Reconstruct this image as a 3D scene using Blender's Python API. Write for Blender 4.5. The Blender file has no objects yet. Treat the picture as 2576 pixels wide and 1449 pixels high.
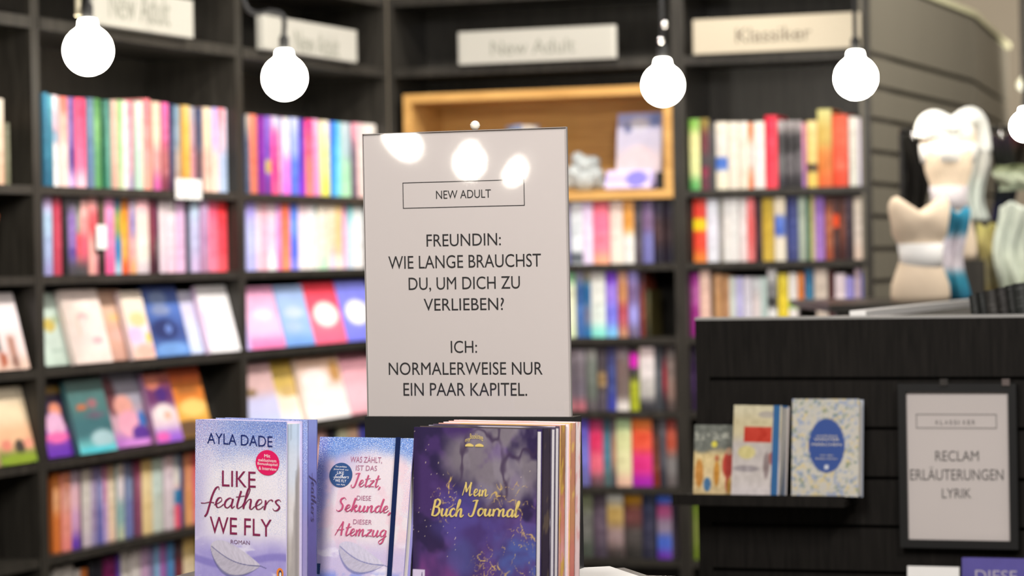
import bpy, math, random
import numpy as np
from mathutils import Matrix, Vector

S = bpy.context.scene
COL = S.collection
random.seed(7)
EYE = 1.42                       # camera height above the floor
FPX = 7000.0                     # focal length in picture pixels (2576 x 1449)

# ------------------------------------------------------------------ camera
roll, pitch = math.radians(1.03), math.atan(73.5 / FPX)
fw = Vector((0, math.cos(pitch), -math.sin(pitch)))
up0 = Vector((0, math.sin(pitch), math.cos(pitch)))
rt0 = Vector((1, 0, 0))
rt = rt0 * math.cos(roll) - up0 * math.sin(roll)
upv = rt0 * math.sin(roll) + up0 * math.cos(roll)
CAM = Vector((0, 0, EYE))
cd = bpy.data.cameras.new('camera')
cd.sensor_width = 36.0
cd.lens = FPX / 2576.0 * 36.0
cd.dof.use_dof = True
cd.dof.focus_distance = 3.63
cd.dof.aperture_fstop = 5.4
cd.clip_end = 100
cam = bpy.data.objects.new('camera', cd)
COL.objects.link(cam)
cam.matrix_world = Matrix(((rt.x, upv.x, -fw.x, 0), (rt.y, upv.y, -fw.y, 0), (rt.z, upv.z, -fw.z, EYE), (0, 0, 0, 1)))
S.camera = cam

# ------------------------------------------------------------------ world and exposure
w = bpy.data.worlds.new('shop_air')
S.world = w
w.use_nodes = True
bg = w.node_tree.nodes['Background']
bg.inputs[0].default_value = (1.0, 0.93, 0.85, 1)
bg.inputs[1].default_value = 0.15
S.view_settings.view_transform = 'Standard'
S.view_settings.look = 'None'
S.view_settings.gamma = 1
S.view_settings.use_curve_mapping = False
S.view_settings.exposure = 0.0
S.cycles.use_denoising = True
S.cycles.sample_clamp_indirect = 4
S.cycles.max_bounces = 6
S.cycles.caustics_reflective = False
S.cycles.caustics_refractive = False

PHI = math.radians(20.5)          # the back wall is turned this much against the picture
SN, CS = math.sin(PHI), math.cos(PHI)
CORNER = Vector(((985 - 1288) / FPX * 9.1, 9.1, 0))


def spot(loc, aim, power, ang=80, rad=.07, col=(1, .95, .89), blend=.6):
    l = bpy.data.lights.new('ceiling_or_fill_spot', 'SPOT')
    l.energy, l.color, l.shadow_soft_size = power, col, rad
    l.spot_size, l.spot_blend = math.radians(ang), blend
    o = bpy.data.objects.new('ceiling_or_fill_spot', l)
    COL.objects.link(o)
    o.location = loc
    o.rotation_euler = (Vector(aim) - Vector(loc)).to_track_quat('-Z', 'Y').to_euler()
    return o


def area(loc, aim, power, size, col=(1, .95, .91)):
    l = bpy.data.lights.new('ceiling_panel_light', 'AREA')
    l.energy, l.color, l.size = power, col, size
    o = bpy.data.objects.new('ceiling_panel_light', l)
    COL.objects.link(o)
    o.location = loc
    o.rotation_euler = (Vector(aim) - Vector(loc)).to_track_quat('-Z', 'Y').to_euler()
    return o


# shelf wall frames: origin at the inner corner's front edge, e along the wall, n into it
class Wall:
    def __init__(s, e, n, origin=CORNER):
        s.e, s.n, s.o = Vector((e[0], e[1], 0)), Vector((n[0], n[1], 0)), Vector(origin)
        s.yaw = math.atan2(e[1], e[0])

    def at(s, t, n, z):
        return s.o + s.e * t + s.n * n + Vector((0, 0, z))

    def hit(s, px, py, n=0.0):
        d = ray(px, py)
        k = ((s.o + s.n * n - CAM).dot(s.n)) / d.dot(s.n)
        p = CAM + d * k
        return (p - s.o).dot(s.e), p.z


def ray(px, py):
    return fw * FPX + rt * (px - 1288) + upv * (724.5 - py)


def at_depth(px, py, Y):
    d = ray(px, py)
    return CAM + d * (Y / d.y)


LEFT = Wall((SN, CS), (-CS, SN))
BACK = Wall((CS, -SN), (SN, CS))

# ceiling lamps of the shop: a row of spots washing each shelf wall, a panel over the table and one over the counter, then spots added to brighten the far end
for t, p in ((-.55, 104), (-1.45, 130), (-2.5, 124)):
    spot(LEFT.at(t, -1.55, 3.15), LEFT.at(t, 0, 1.0), p, 96)
for t, p in ((.35, 50), (.8, 53), (1.35, 55)):
    spot(BACK.at(t, -1.55, 3.15), BACK.at(t, 0, 1.05), p, 96)
area((-.65, 1.4, 3.0), (-.05, 3.6, 1.1), 98, .8)
area((1.1, 2.0, 3.0), (0.0, 3.6, 1.1), 60, .4)
area((1.25, 4.55, 3.1), (1.3, 5.3, 1.1), 20, .4)
spot((2.3, 6.5, 3.0), (1.38, 7.45, 1.38), 128, 42)
spot((2.7, 7.8, 3.3), (1.4, 9.4, 2.0), 370, 80)
spot((3.6, 11.5, 1.2), (3.2, 13.0, 3.6), 800, 130)  # added uplight with no known fixture, brightens the far ceiling


# ------------------------------------------------------------------ colour, mesh and material helpers
def lin(c):
    c = np.asarray(c, dtype=float)
    return np.where(c <= .04045, c / 12.92, ((c + .055) / 1.055) ** 2.4)


def hx(s):
    s = s.strip()
    if len(s) == 3:
        s = ''.join(a + a for a in s)
    return np.array([int(s[i:i + 2], 16) / 255 for i in (0, 2, 4)])


ALB = .86


def hl(s, k=ALB):
    return lin(hx(s)) * k


class MB:
    """collects vertices, faces and vertex colours of one mesh"""
    def __init__(s):
        s.v, s.f, s.c = [], [], []

    def add(s, vs, fs, col=None):
        b = len(s.v)
        s.v.extend([tuple(p) for p in vs])
        s.f.extend([tuple(b + i for i in f) for f in fs])
        if col is None:
            col = (.5, .5, .5)
        col = np.asarray(col, dtype=float)
        if col.ndim == 1:
            s.c.extend([tuple(col)] * len(vs))
        else:
            s.c.extend([tuple(q) for q in col])
        return s

    def box(s, x0, x1, y0, y1, z0, z1, col=None, M=None):
        vs = [Vector(p) for p in ((x0, y0, z0), (x1, y0, z0), (x1, y1, z0), (x0, y1, z0), (x0, y0, z1), (x1, y0, z1), (x1, y1, z1), (x0, y1, z1))]
        if M is not None:
            vs = [M @ p for p in vs]
        return s.add(vs, [(0, 3, 2, 1), (4, 5, 6, 7), (0, 1, 5, 4), (1, 2, 6, 5), (2, 3, 7, 6), (3, 0, 4, 7)], col)

    def rbox(s, x0, x1, y0, y1, z0, z1, r, col=None, seg=3):
        """box with its four vertical edges rounded"""
        pts = []
        for cx, cy, a0 in ((x1 - r, y0 + r, -90), (x1 - r, y1 - r, 0), (x0 + r, y1 - r, 90), (x0 + r, y0 + r, 180)):
            for k in range(seg + 1):
                a = math.radians(a0 + 90 * k / seg)
                pts.append((cx + r * math.cos(a), cy + r * math.sin(a)))
        n = len(pts)
        vs = [(x, y, z0) for x, y in pts] + [(x, y, z1) for x, y in pts]
        fs = [tuple(range(n - 1, -1, -1)), tuple(range(n, 2 * n))] + [(i, (i + 1) % n, n + (i + 1) % n, n + i) for i in range(n)]
        return s.add(vs, fs, col)

    def grid(s, x0, x1, z0, z1, nx, nz, paint, y=0.0, fn=None):
        """front-facing (-y) grid; paint(U, V) gives linear colours"""
        U, V = np.meshgrid(np.linspace(0, 1, nx + 1), np.linspace(0, 1, nz + 1))
        C = paint(U, V).reshape(-1, 3)
        X, Z = x0 + (x1 - x0) * U, z0 + (z1 - z0) * V
        Yv = np.full_like(X, y) if fn is None else y + fn(U, V)
        vs = np.stack([X.ravel(), Yv.ravel(), Z.ravel()], axis=1).tolist()
        m = nx + 1
        fs = [(j * m + i, j * m + i + 1, (j + 1) * m + i + 1, (j + 1) * m + i) for j in range(nz) for i in range(nx)]
        return s.add(vs, fs, C)

    def sidegrid(s, x, y0, y1, z0, z1, ny, nz, paint):
        """grid facing +x; U runs y0 to y1"""
        U, V = np.meshgrid(np.linspace(0, 1, ny + 1), np.linspace(0, 1, nz + 1))
        C = paint(U, V).reshape(-1, 3)
        vs = np.stack([np.full(U.size, x), (y0 + (y1 - y0) * U).ravel(), (z0 + (z1 - z0) * V).ravel()], axis=1).tolist()
        m = ny + 1
        fs = [(j * m + i, j * m + i + 1, (j + 1) * m + i + 1, (j + 1) * m + i) for j in range(nz) for i in range(ny)]
        return s.add(vs, fs, C)

    def lathe(s, prof, seg=32, col=None, sx=1, sy=1, off=(0, 0, 0)):
        """prof: (radius, z) from bottom to top"""
        vs, fs = [], []
        for r, z in prof:
            for k in range(seg):
                a = 2 * math.pi * k / seg
                vs.append((off[0] + r * math.cos(a) * sx, off[1] + r * math.sin(a) * sy, off[2] + z))
        for j in range(len(prof) - 1):
            for k in range(seg):
                k2 = (k + 1) % seg
                fs.append((j * seg + k, j * seg + k2, (j + 1) * seg + k2, (j + 1) * seg + k))
        fs.append(tuple(range(seg - 1, -1, -1)))
        b = (len(prof) - 1) * seg
        fs.append(tuple(range(b, b + seg)))
        return s.add(vs, fs, col)

    def tube(s, pts, r, seg=8, col=None):
        pts = [Vector(p) for p in pts]
        vs, fs = [], []
        for i, p in enumerate(pts):
            d = (pts[min(i + 1, len(pts) - 1)] - pts[max(i - 1, 0)]).normalized()
            a = d.cross(Vector((0, 1, .01))).normalized()
            if a.length < .1:
                a = Vector((1, 0, 0))
            b = d.cross(a).normalized()
            for k in range(seg):
                t = 2 * math.pi * k / seg
                vs.append(p + a * r * math.cos(t) + b * r * math.sin(t))
        for i in range(len(pts) - 1):
            for k in range(seg):
                k2 = (k + 1) % seg
                fs.append((i * seg + k, i * seg + k2, (i + 1) * seg + k2, (i + 1) * seg + k))
        fs.append(tuple(range(seg)))
        fs.append(tuple(range((len(pts) - 1) * seg, len(pts) * seg)))
        return s.add(vs, fs, col)

    def obj(s, name, mat, parent=None, smooth=False, glit=None):
        me = bpy.data.meshes.new(name)
        me.from_pydata(s.v, [], s.f)
        a = me.color_attributes.new('Col', 'FLOAT_COLOR', 'POINT')
        c = np.ones((len(s.v), 4), dtype=np.float32)
        c[:, :3] = np.array(s.c, dtype=np.float32)
        a.data.foreach_set('color', c.ravel())
        if glit is not None:
            g = me.attributes.new('Glit', 'FLOAT', 'POINT')
            gg = np.zeros(len(s.v), dtype=np.float32)
            gg[:len(glit)] = glit
            g.data.foreach_set('value', gg)
        if smooth:
            me.polygons.foreach_set('use_smooth', [True] * len(me.polygons))
        me.materials.append(mat)
        me.update()
        o = bpy.data.objects.new(name, me)
        COL.objects.link(o)
        if parent is not None:
            o.parent = parent
        return o


def tag(o, label, cat, group=None, kind=None):
    o['label'] = label
    o['category'] = cat
    if group:
        o['group'] = group
    if kind:
        o['kind'] = kind
    return o


def thing(name, label, cat, loc=(0, 0, 0), rz=0.0, group=None, M=None):
    o = bpy.data.objects.new(name, None)
    o.empty_display_size = .05
    COL.objects.link(o)
    if M is not None:
        o.matrix_world = M
    else:
        o.location = loc
        o.rotation_euler = (0, 0, rz)
    return tag(o, label, cat, group)


def struct(o):
    o['kind'] = 'structure'
    return o


def newmat(name):
    m = bpy.data.materials.new(name)
    m.use_nodes = True
    nt = m.node_tree
    return m, nt, nt.nodes['Principled BSDF']


def set_spec(b, rough, spec=.4):
    b.inputs['Roughness'].default_value = rough
    b.inputs['Specular IOR Level'].default_value = spec


def plain(name, col, rough=.5, spec=.4, metal=0, var=.08, scale=30, stretch=None, bump=0):
    """solid colour broken by a little procedural noise"""
    m, nt, b = newmat(name)
    tc = nt.nodes.new('ShaderNodeTexCoord')
    no = nt.nodes.new('ShaderNodeTexNoise')
    no.inputs['Scale'].default_value = scale
    no.inputs['Detail'].default_value = 4
    src = tc.outputs['Object']
    if stretch:
        mp = nt.nodes.new('ShaderNodeMapping')
        mp.inputs['Scale'].default_value = stretch
        nt.links.new(src, mp.inputs['Vector'])
        src = mp.outputs['Vector']
    nt.links.new(src, no.inputs['Vector'])
    mx = nt.nodes.new('ShaderNodeMix')
    mx.data_type = 'RGBA'
    c = np.asarray(col, dtype=float)
    mx.inputs[6].default_value = (*np.clip(c * (1 - var), 0, 1), 1)
    mx.inputs[7].default_value = (*np.clip(c * (1 + var), 0, 1), 1)
    nt.links.new(no.outputs['Fac'], mx.inputs[0])
    nt.links.new(mx.outputs[2], b.inputs['Base Color'])
    set_spec(b, rough, spec)
    b.inputs['Metallic'].default_value = metal
    if bump:
        bp = nt.nodes.new('ShaderNodeBump')
        bp.inputs['Strength'].default_value = bump
        bp.inputs['Distance'].default_value = .002
        nt.links.new(no.outputs['Fac'], bp.inputs['Height'])
        nt.links.new(bp.outputs['Normal'], b.inputs['Normal'])
    return m


def emit(name, col, strength, base=(.8, .8, .8)):
    m, nt, b = newmat(name)
    b.inputs['Base Color'].default_value = (*base, 1)
    b.inputs['Emission Color'].default_value = (*col, 1)
    b.inputs['Emission Strength'].default_value = strength
    set_spec(b, .35)
    return m


def print_mat(name, rough=.42, glitter=False, spec=.35):
    """printed card: the design comes from the mesh's colour attribute, plus fine paper noise and optional glitter"""
    m, nt, b = newmat(name)
    at = nt.nodes.new('ShaderNodeAttribute')
    at.attribute_name = 'Col'
    tc = nt.nodes.new('ShaderNodeTexCoord')
    no = nt.nodes.new('ShaderNodeTexNoise')
    no.inputs['Scale'].default_value = 220
    nt.links.new(tc.outputs['Object'], no.inputs['Vector'])
    hs = nt.nodes.new('ShaderNodeHueSaturation')
    mr = nt.nodes.new('ShaderNodeMapRange')
    mr.inputs['To Min'].default_value = .94
    mr.inputs['To Max'].default_value = 1.06
    nt.links.new(no.outputs['Fac'], mr.inputs['Value'])
    nt.links.new(mr.outputs['Result'], hs.inputs['Value'])
    nt.links.new(at.outputs['Color'], hs.inputs['Color'])
    out = hs.outputs['Color']
    if glitter:
        ga = nt.nodes.new('ShaderNodeAttribute')
        ga.attribute_name = 'Glit'
        prev = out
        for sc, lo, hi, col in ((1050, .57, .63, (.95, .96, 1.0)), (930, .56, .62, (.07, .11, .40)), (760, .60, .65, (.22, .40, .85))):
            n2 = nt.nodes.new('ShaderNodeTexNoise')
            n2.inputs['Scale'].default_value = sc
            n2.inputs['Detail'].default_value = 1
            nt.links.new(tc.outputs['Object'], n2.inputs['Vector'])
            r2 = nt.nodes.new('ShaderNodeMapRange')
            r2.inputs['From Min'].default_value = lo
            r2.inputs['From Max'].default_value = hi
            nt.links.new(n2.outputs['Fac'], r2.inputs['Value'])
            mu = nt.nodes.new('ShaderNodeMath')
            mu.operation = 'MULTIPLY'
            nt.links.new(r2.outputs['Result'], mu.inputs[0])
            nt.links.new(ga.outputs['Fac'], mu.inputs[1])
            mx = nt.nodes.new('ShaderNodeMix')
            mx.data_type = 'RGBA'
            mx.inputs[7].default_value = (*col, 1)
            nt.links.new(mu.outputs[0], mx.inputs[0])
            nt.links.new(prev, mx.inputs[6])
            prev = mx.outputs[2]
        out = prev
    nt.links.new(out, b.inputs['Base Color'])
    set_spec(b, rough, spec)
    return m


def wood(name, c0, c1, rough=.45, scale=6, along='z', spec=.35):
    m, nt, b = newmat(name)
    tc = nt.nodes.new('ShaderNodeTexCoord')
    mp = nt.nodes.new('ShaderNodeMapping')
    mp.inputs['Scale'].default_value = {'z': (14, 14, 1), 'x': (1, 14, 14)}[along]
    no = nt.nodes.new('ShaderNodeTexNoise')
    no.inputs['Scale'].default_value = scale
    no.inputs['Detail'].default_value = 6
    no.inputs['Distortion'].default_value = .6
    nt.links.new(tc.outputs['Object'], mp.inputs['Vector'])
    nt.links.new(mp.outputs['Vector'], no.inputs['Vector'])
    rp = nt.nodes.new('ShaderNodeValToRGB')
    rp.color_ramp.elements[0].position, rp.color_ramp.elements[1].position = .32, .68
    rp.color_ramp.elements[0].color = (*c0, 1)
    rp.color_ramp.elements[1].color = (*c1, 1)
    nt.links.new(no.outputs['Fac'], rp.inputs['Fac'])
    nt.links.new(rp.outputs['Color'], b.inputs['Base Color'])
    bp = nt.nodes.new('ShaderNodeBump')
    bp.inputs['Strength'].default_value = .15
    bp.inputs['Distance'].default_value = .001
    nt.links.new(no.outputs['Fac'], bp.inputs['Height'])
    nt.links.new(bp.outputs['Normal'], b.inputs['Normal'])
    set_spec(b, rough, spec)
    return m


def sheet_mat(name):
    """clear plastic sheet: see-through with mirror-like glints"""
    m, nt, b = newmat(name)
    nt.nodes.remove(b)
    o = nt.nodes['Material Output']
    tr = nt.nodes.new('ShaderNodeBsdfTransparent')
    tr.inputs[0].default_value = (.97, .97, .97, 1)
    gl = nt.nodes.new('ShaderNodeBsdfGlossy')
    gl.inputs['Roughness'].default_value = .03
    gl.inputs['Color'].default_value = (1, 1, 1, 1)
    lw0 = nt.nodes.new('ShaderNodeLayerWeight')
    lw0.inputs['Blend'].default_value = .5
    pw = nt.nodes.new('ShaderNodeMath')
    pw.operation = 'POWER'
    pw.inputs[1].default_value = 4
    nt.links.new(lw0.outputs['Facing'], pw.inputs[0])
    lw = nt.nodes.new('ShaderNodeMapRange')
    lw.inputs['To Min'].default_value = .055
    lw.inputs['To Max'].default_value = .8
    nt.links.new(pw.outputs[0], lw.inputs['Value'])
    mx = nt.nodes.new('ShaderNodeMixShader')
    nt.links.new(lw.outputs[0], mx.inputs[0])
    nt.links.new(tr.outputs[0], mx.inputs[1])
    nt.links.new(gl.outputs[0], mx.inputs[2])
    nt.links.new(mx.outputs[0], o.inputs['Surface'])
    return m


BLACKWOOD = wood('black_ash_wood', (.016, .0142, .0115), (.038, .034, .0275), .36)
COUNTERWOOD = wood('black_ash_slatwall', (.005, .0042, .0034), (.012, .0102, .0086), .6, 9, 'z', .12)
OAK = wood('oak_veneer', (.46, .24, .065), (.66, .38, .12), .45, 5, 'x')
PRINT = print_mat('printed_cover')
GLITTER = print_mat('glitter_cover', .35, True)
JOURNAL = print_mat('foil_journal_cover', .3, spec=.3)
PAPER = plain('page_paper', (.80, .76, .68), .8, .2, var=.1, scale=60, stretch=(40, 40, .6))
WHITE = plain('white_card', (.80, .79, .77), .6, .3, var=.02)
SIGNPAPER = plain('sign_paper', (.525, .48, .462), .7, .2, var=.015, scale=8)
INK = plain('black_ink', (.016, .015, .016), .5, .3)
GREYINK = plain('grey_ink', (.10, .095, .09), .5, .3)
BLACKPLASTIC = plain('black_plastic', (.012, .012, .012), .35, .4)
RUBBER = plain('black_rubber', (.02, .02, .02), .6, .3)
CHROME = plain('chrome', (.75, .74, .72), .15, .5, metal=1)
SHEET = sheet_mat('clear_acrylic')
GLOBE = emit('lit_opal_glass', (1.0, .93, .80), 55.0)
LIGHTBOX = emit('backlit_acrylic', (1.0, .965,  .86), .10, (.36, .345, .30))
LIGHTBOX2 = emit('backlit_warm_acrylic', (1.0, .90, .66), .16, (.36, .31, .23))
SIGNGREY = plain('pale_grey_lettering', (.22, .22, .18), .5)
SIGNDARK = plain('taupe_lettering', (.10, .08, .055), .5)


# ------------------------------------------------------------------ lettering
_dg = None


def text_geo(body):
    """outline lettering of one line as (verts n x 2, faces), normalised to its box"""
    cu = bpy.data.curves.new('tmp', 'FONT')
    cu.body = body
    cu.resolution_u = 4
    o = bpy.data.objects.new('tmp', cu)
    COL.objects.link(o)
    dg = bpy.context.evaluated_depsgraph_get()
    me = bpy.data.meshes.new_from_object(o.evaluated_get(dg))
    v = np.array([p.co[:2] for p in me.vertices])
    f = [tuple(p.vertices) for p in me.polygons]
    bpy.data.objects.remove(o)
    bpy.data.curves.remove(cu)
    bpy.data.meshes.remove(me)
    v = (v - v.min(0)) / (v.max(0) - v.min(0))
    return v, f


def put_text(mb, body, x0, x1, z0, z1, y, slope=0.0, col=None):
    """one line into the box x0..x1, z0..z1 on the plane y, reading along +x, facing -y"""
    v, f = text_geo(body)
    vs = [(x0 + (x1 - x0) * a, y, z0 + (z1 - z0) * b + slope * (x1 - x0) * a) for a, b in v]
    mb.add(vs, f, col)


# single-stroke brush script; every glyph: (advance, [strokes of control points]); x-height 1
G = {
    'a': (.95, [[(.72, .82), (.48, 1.0), (.16, .68), (.16, .2), (.42, .03), (.68, .4), (.76, .95)], [(.76, .95), (.72, .3), (.82, .02), (1.0, .25)]]),
    'c': (.75, [[(.66, .78), (.5, 1.0), (.2, .75), (.14, .3), (.38, .0), (.6, .1), (.8, .35)]]),
    'd': (1.0, [[(.72, .8), (.45, 1.0), (.15, .65), (.16, .2), (.42, .03), (.68, .4), (.8, 1.2), (.86, 2.05)], [(.86, 2.05), (.76, 1.0), (.74, .3), (.86, .02), (1.05, .25)]]),
    'e': (.78, [[(.0, .25), (.3, .42), (.58, .7), (.5, .98), (.26, .9), (.14, .45), (.3, .05), (.56, .08), (.82, .38)]]),
    'f': (.72, [[(.92, 1.75), (.84, 2.05), (.6, 1.85), (.42, 1.1), (.34, .2), (.26, -.6), (.1, -.95)], [(-.45, .38), (-.1, .38), (.3, .5), (.72, .45)]]),
    'g': (.95, [[(.72, .82), (.46, 1.0), (.15, .68), (.16, .25), (.42, .08), (.66, .45), (.76, .95)], [(.76, .95), (.74, .1), (.62, -.7), (.3, -.95), (.12, -.65), (.5, -.25), (1.0, .2)]]),
    'h': (1.0, [[(.0, .3), (.3, 1.2), (.42, 1.9), (.3, 2.05), (.2, 1.5), (.16, .6), (.14, .0)], [(.15, .2), (.4, .85), (.64, .95), (.68, .5), (.7, .1), (.86, .02), (1.05, .28)]]),
    'i': (.48, [[(.2, .95), (.16, .3), (.26, .02), (.5, .28)], [(.24, 1.4), (.28, 1.46)]]),
    'k': (.95, [[(.26, 2.05), (.2, 1.2), (.14, .0)], [(.16, .45), (.5, .98), (.62, .8), (.24, .5)], [(.3, .52), (.52, .3), (.7, .02), (.98, .25)]]),
    'l': (.55, [[(.0, .3), (.3, 1.1), (.46, 1.85), (.34, 2.05), (.2, 1.5), (.18, .4), (.3, .02), (.6, .3)]]),
    'm': (1.4, [[(.1, .9), (.14, .4), (.12, .0)], [(.13, .25), (.34, .88), (.52, .92), (.54, .4), (.52, .0)], [(.53, .25), (.76, .88), (.96, .92), (.98, .3), (1.1, .02), (1.45, .28)]]),
    'n': (1.0, [[(.1, .9), (.14, .4), (.12, .0)], [(.13, .25), (.38, .88), (.6, .92), (.62, .3), (.74, .02), (1.05, .28)]]),
    'o': (.85, [[(.5, .98), (.2, .8), (.12, .35), (.36, .0), (.66, .3), (.7, .75), (.45, .98), (.6, .85), (.9, .8)]]),
    'r': (.72, [[(.1, .95), (.15, .4), (.12, .0)], [(.13, .3), (.34, .85), (.56, 1.0), (.72, .86)]]),
    's': (.78, [[(.66, .88), (.46, 1.05), (.22, .86), (.38, .6), (.62, .36), (.52, .05), (.26, -.02), (.08, .18)]]),
    't': (.66, [[(.36, 1.75), (.28, 1.0), (.24, .3), (.36, .02), (.7, .3)], [(.0, 1.12), (.34, 1.18), (.74, 1.28)]]),
    'u': (1.0, [[(.14, .95), (.1, .4), (.24, .04), (.5, .2), (.68, .95)], [(.7, .95), (.66, .3), (.78, .02), (1.05, .28)]]),
    'z': (.8, [[(.1, .9), (.4, .95), (.66, .95), (.36, .5), (.1, .06), (.4, .1), (.84, .08)]]),
    ',': (.4, [[(.2, .1), (.22, -.05), (.08, -.35)]]),
    'J': (1.1, [[(.3, 1.85), (.7, 1.98), (1.02, 1.95)], [(.84, 1.95), (.74, 1.0), (.6, .1), (.34, -.12), (.08, .05), (.1, .3)]]),
    'S': (1.15, [[(1.05, 1.75), (.78, 2.02), (.42, 1.8), (.46, 1.35), (.8, .9), (.8, .3), (.44, .0), (.12, .2)]]),
    'A': (1.25, [[(.05, .0), (.35, .9), (.72, 2.0)], [(.72, 2.0), (.8, 1.0), (.88, .0)], [(.12, .75), (.6, .8), (1.1, .9)]]),
    'M': (1.7, [[(.1, .0), (.26, 1.0), (.36, 1.95)], [(.36, 1.95), (.52, 1.1), (.66, .5)], [(.66, .5), (.92, 1.2), (1.2, 1.95)], [(1.2, 1.95), (1.16, 1.0), (1.26, .05), (1.6, .3)]]),
    'B': (1.15, [[(.26, 2.0), (.2, 1.0), (.14, .0)], [(.1, 1.75), (.5, 2.05), (.86, 1.75), (.7, 1.25), (.3, 1.08)], [(.3, 1.08), (.8, 1.0), (.94, .5), (.6, .05), (.12, .05)]]),
    ' ': (.6, []),
}


def spline(pts, n=7):
    p = [np.array(q, dtype=float) for q in pts]
    if len(p) == 2:
        return [p[0] + (p[1] - p[0]) * k / n for k in range(n + 1)]
    out = []
    for i in range(len(p) - 1):
        a, b, c, d = p[max(i - 1, 0)], p[i], p[i + 1], p[min(i + 2, len(p) - 1)]
        for k in range(n):
            t = k / n
            out.append(.5 * (2 * b + (c - a) * t + (2 * a - 5 * b + 4 * c - d) * t * t + (3 * b - a - 3 * c + d) * t ** 3))
    out.append(p[-1])
    return out


def put_script(mb, word, x0, x1, z0, z1, y, thin=.05, thick=.17, slant=.16, slope=0.0, colf=None):
    """brush-script word fitted into a box; thick on the downstrokes"""
    strokes, x = [], 0.0
    for ch in word:
        adv, ss = G[ch]
        for s in ss:
            strokes.append([q + np.array([x, 0]) for q in spline(s)])
        x += adv * 1.02
    for s in strokes:
        for i, q in enumerate(s):
            s[i] = np.array([q[0] + slant * q[1], q[1]])
    allp = np.concatenate([np.array(s) for s in strokes])
    lo, hi = allp.min(0) - thick / 2, allp.max(0) + thick / 2
    sc = np.array([(x1 - x0) / (hi[0] - lo[0]), (z1 - z0) / (hi[1] - lo[1])])
    lay = 0
    for s in strokes:
        s = np.array(s)
        d = np.gradient(s, axis=0)
        L = np.maximum(np.linalg.norm(d, axis=1), 1e-6)
        d = d / L[:, None]
        down = np.clip(-d[:, 1], 0, 1)
        wd = thin + (thick - thin) * down ** .7
        wd = np.convolve(np.pad(wd, 2, mode='edge'), np.ones(5) / 5, 'valid')
        wd[0] *= .7
        wd[-1] *= .6
        nrm = np.stack([-d[:, 1], d[:, 0]], axis=1)
        A, B = s + nrm * wd[:, None] / 2, s - nrm * wd[:, None] / 2
        vs = []
        for a, b in zip(A, B):
            for q in (a, b):
                X = (q[0] - lo[0]) * sc[0]
                vs.append((x0 + X, y - lay * 2e-5, z0 + (q[1] - lo[1]) * sc[1] + slope * X))
        n = len(s)
        fs = [(2 * i, 2 * i + 1, 2 * i + 3, 2 * i + 2) for i in range(n - 1)]
        col = None
        if colf is not None:
            col = np.array([colf(v) for v in vs])
        mb.add(vs, fs, col)
        lay = (lay + 1) % 4


# ------------------------------------------------------------------ painting in numpy
def vnoise(x, y, seed=0):
    xi, yi = np.floor(x).astype(int), np.floor(y).astype(int)
    xf, yf = x - xi, y - yi
    xf, yf = xf * xf * (3 - 2 * xf), yf * yf * (3 - 2 * yf)

    def h(a, b):
        q = np.sin(a * 127.1 + b * 311.7 + seed * 74.7) * 43758.5453
        return q - np.floor(q)
    return (h(xi, yi) * (1 - xf) + h(xi + 1, yi) * xf) * (1 - yf) + (h(xi, yi + 1) * (1 - xf) + h(xi + 1, yi + 1) * xf) * yf


def fbm(x, y, seed=0, o=4):
    r, a, t = 0, .5, 0
    for k in range(o):
        r = r + a * vnoise(x * 2 ** k, y * 2 ** k, seed + k)
        t += a
        a *= .5
    return r / t


def sm(a, b, x):
    t = np.clip((x - a) / (b - a), 0, 1)
    return t * t * (3 - 2 * t)


def mixc(C, col, m):
    m = np.clip(m, 0, 1)[..., None]
    return C * (1 - m) + np.asarray(col) * m


def gradient(V, cols):
    """cols top to bottom, srgb"""
    k = np.array([hx(c) for c in cols])
    if len(k) == 1:
        return np.broadcast_to(k[0], V.shape + (3,)).copy()
    p = (1 - V) * (len(k) - 1)
    i = np.clip(np.floor(p).astype(int), 0, len(k) - 2)
    f = sm(.15, .85, p - i)[..., None]
    return k[i] * (1 - f) + k[i + 1] * f


def art(cols, blobs=(), seed=0, mottle=.05, k=ALB):
    """cover design: vertical colour run plus soft ellipses (u, v, ru, rv, colour) with v counted from the bottom"""
    def f(U, V):
        C = gradient(V, cols)
        for u, v, ru, rv, c in blobs:
            d = ((U - u) / ru) ** 2 + ((V - v) / rv) ** 2
            C = mixc(C, hx(c), 1 - sm(.55, 1.1, d))
        n = fbm(U * 6, V * 9, seed, 3) - .5
        return lin(np.clip(C * (1 + mottle * 2 * n[..., None]), 0, 1)) * k
    return f
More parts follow.
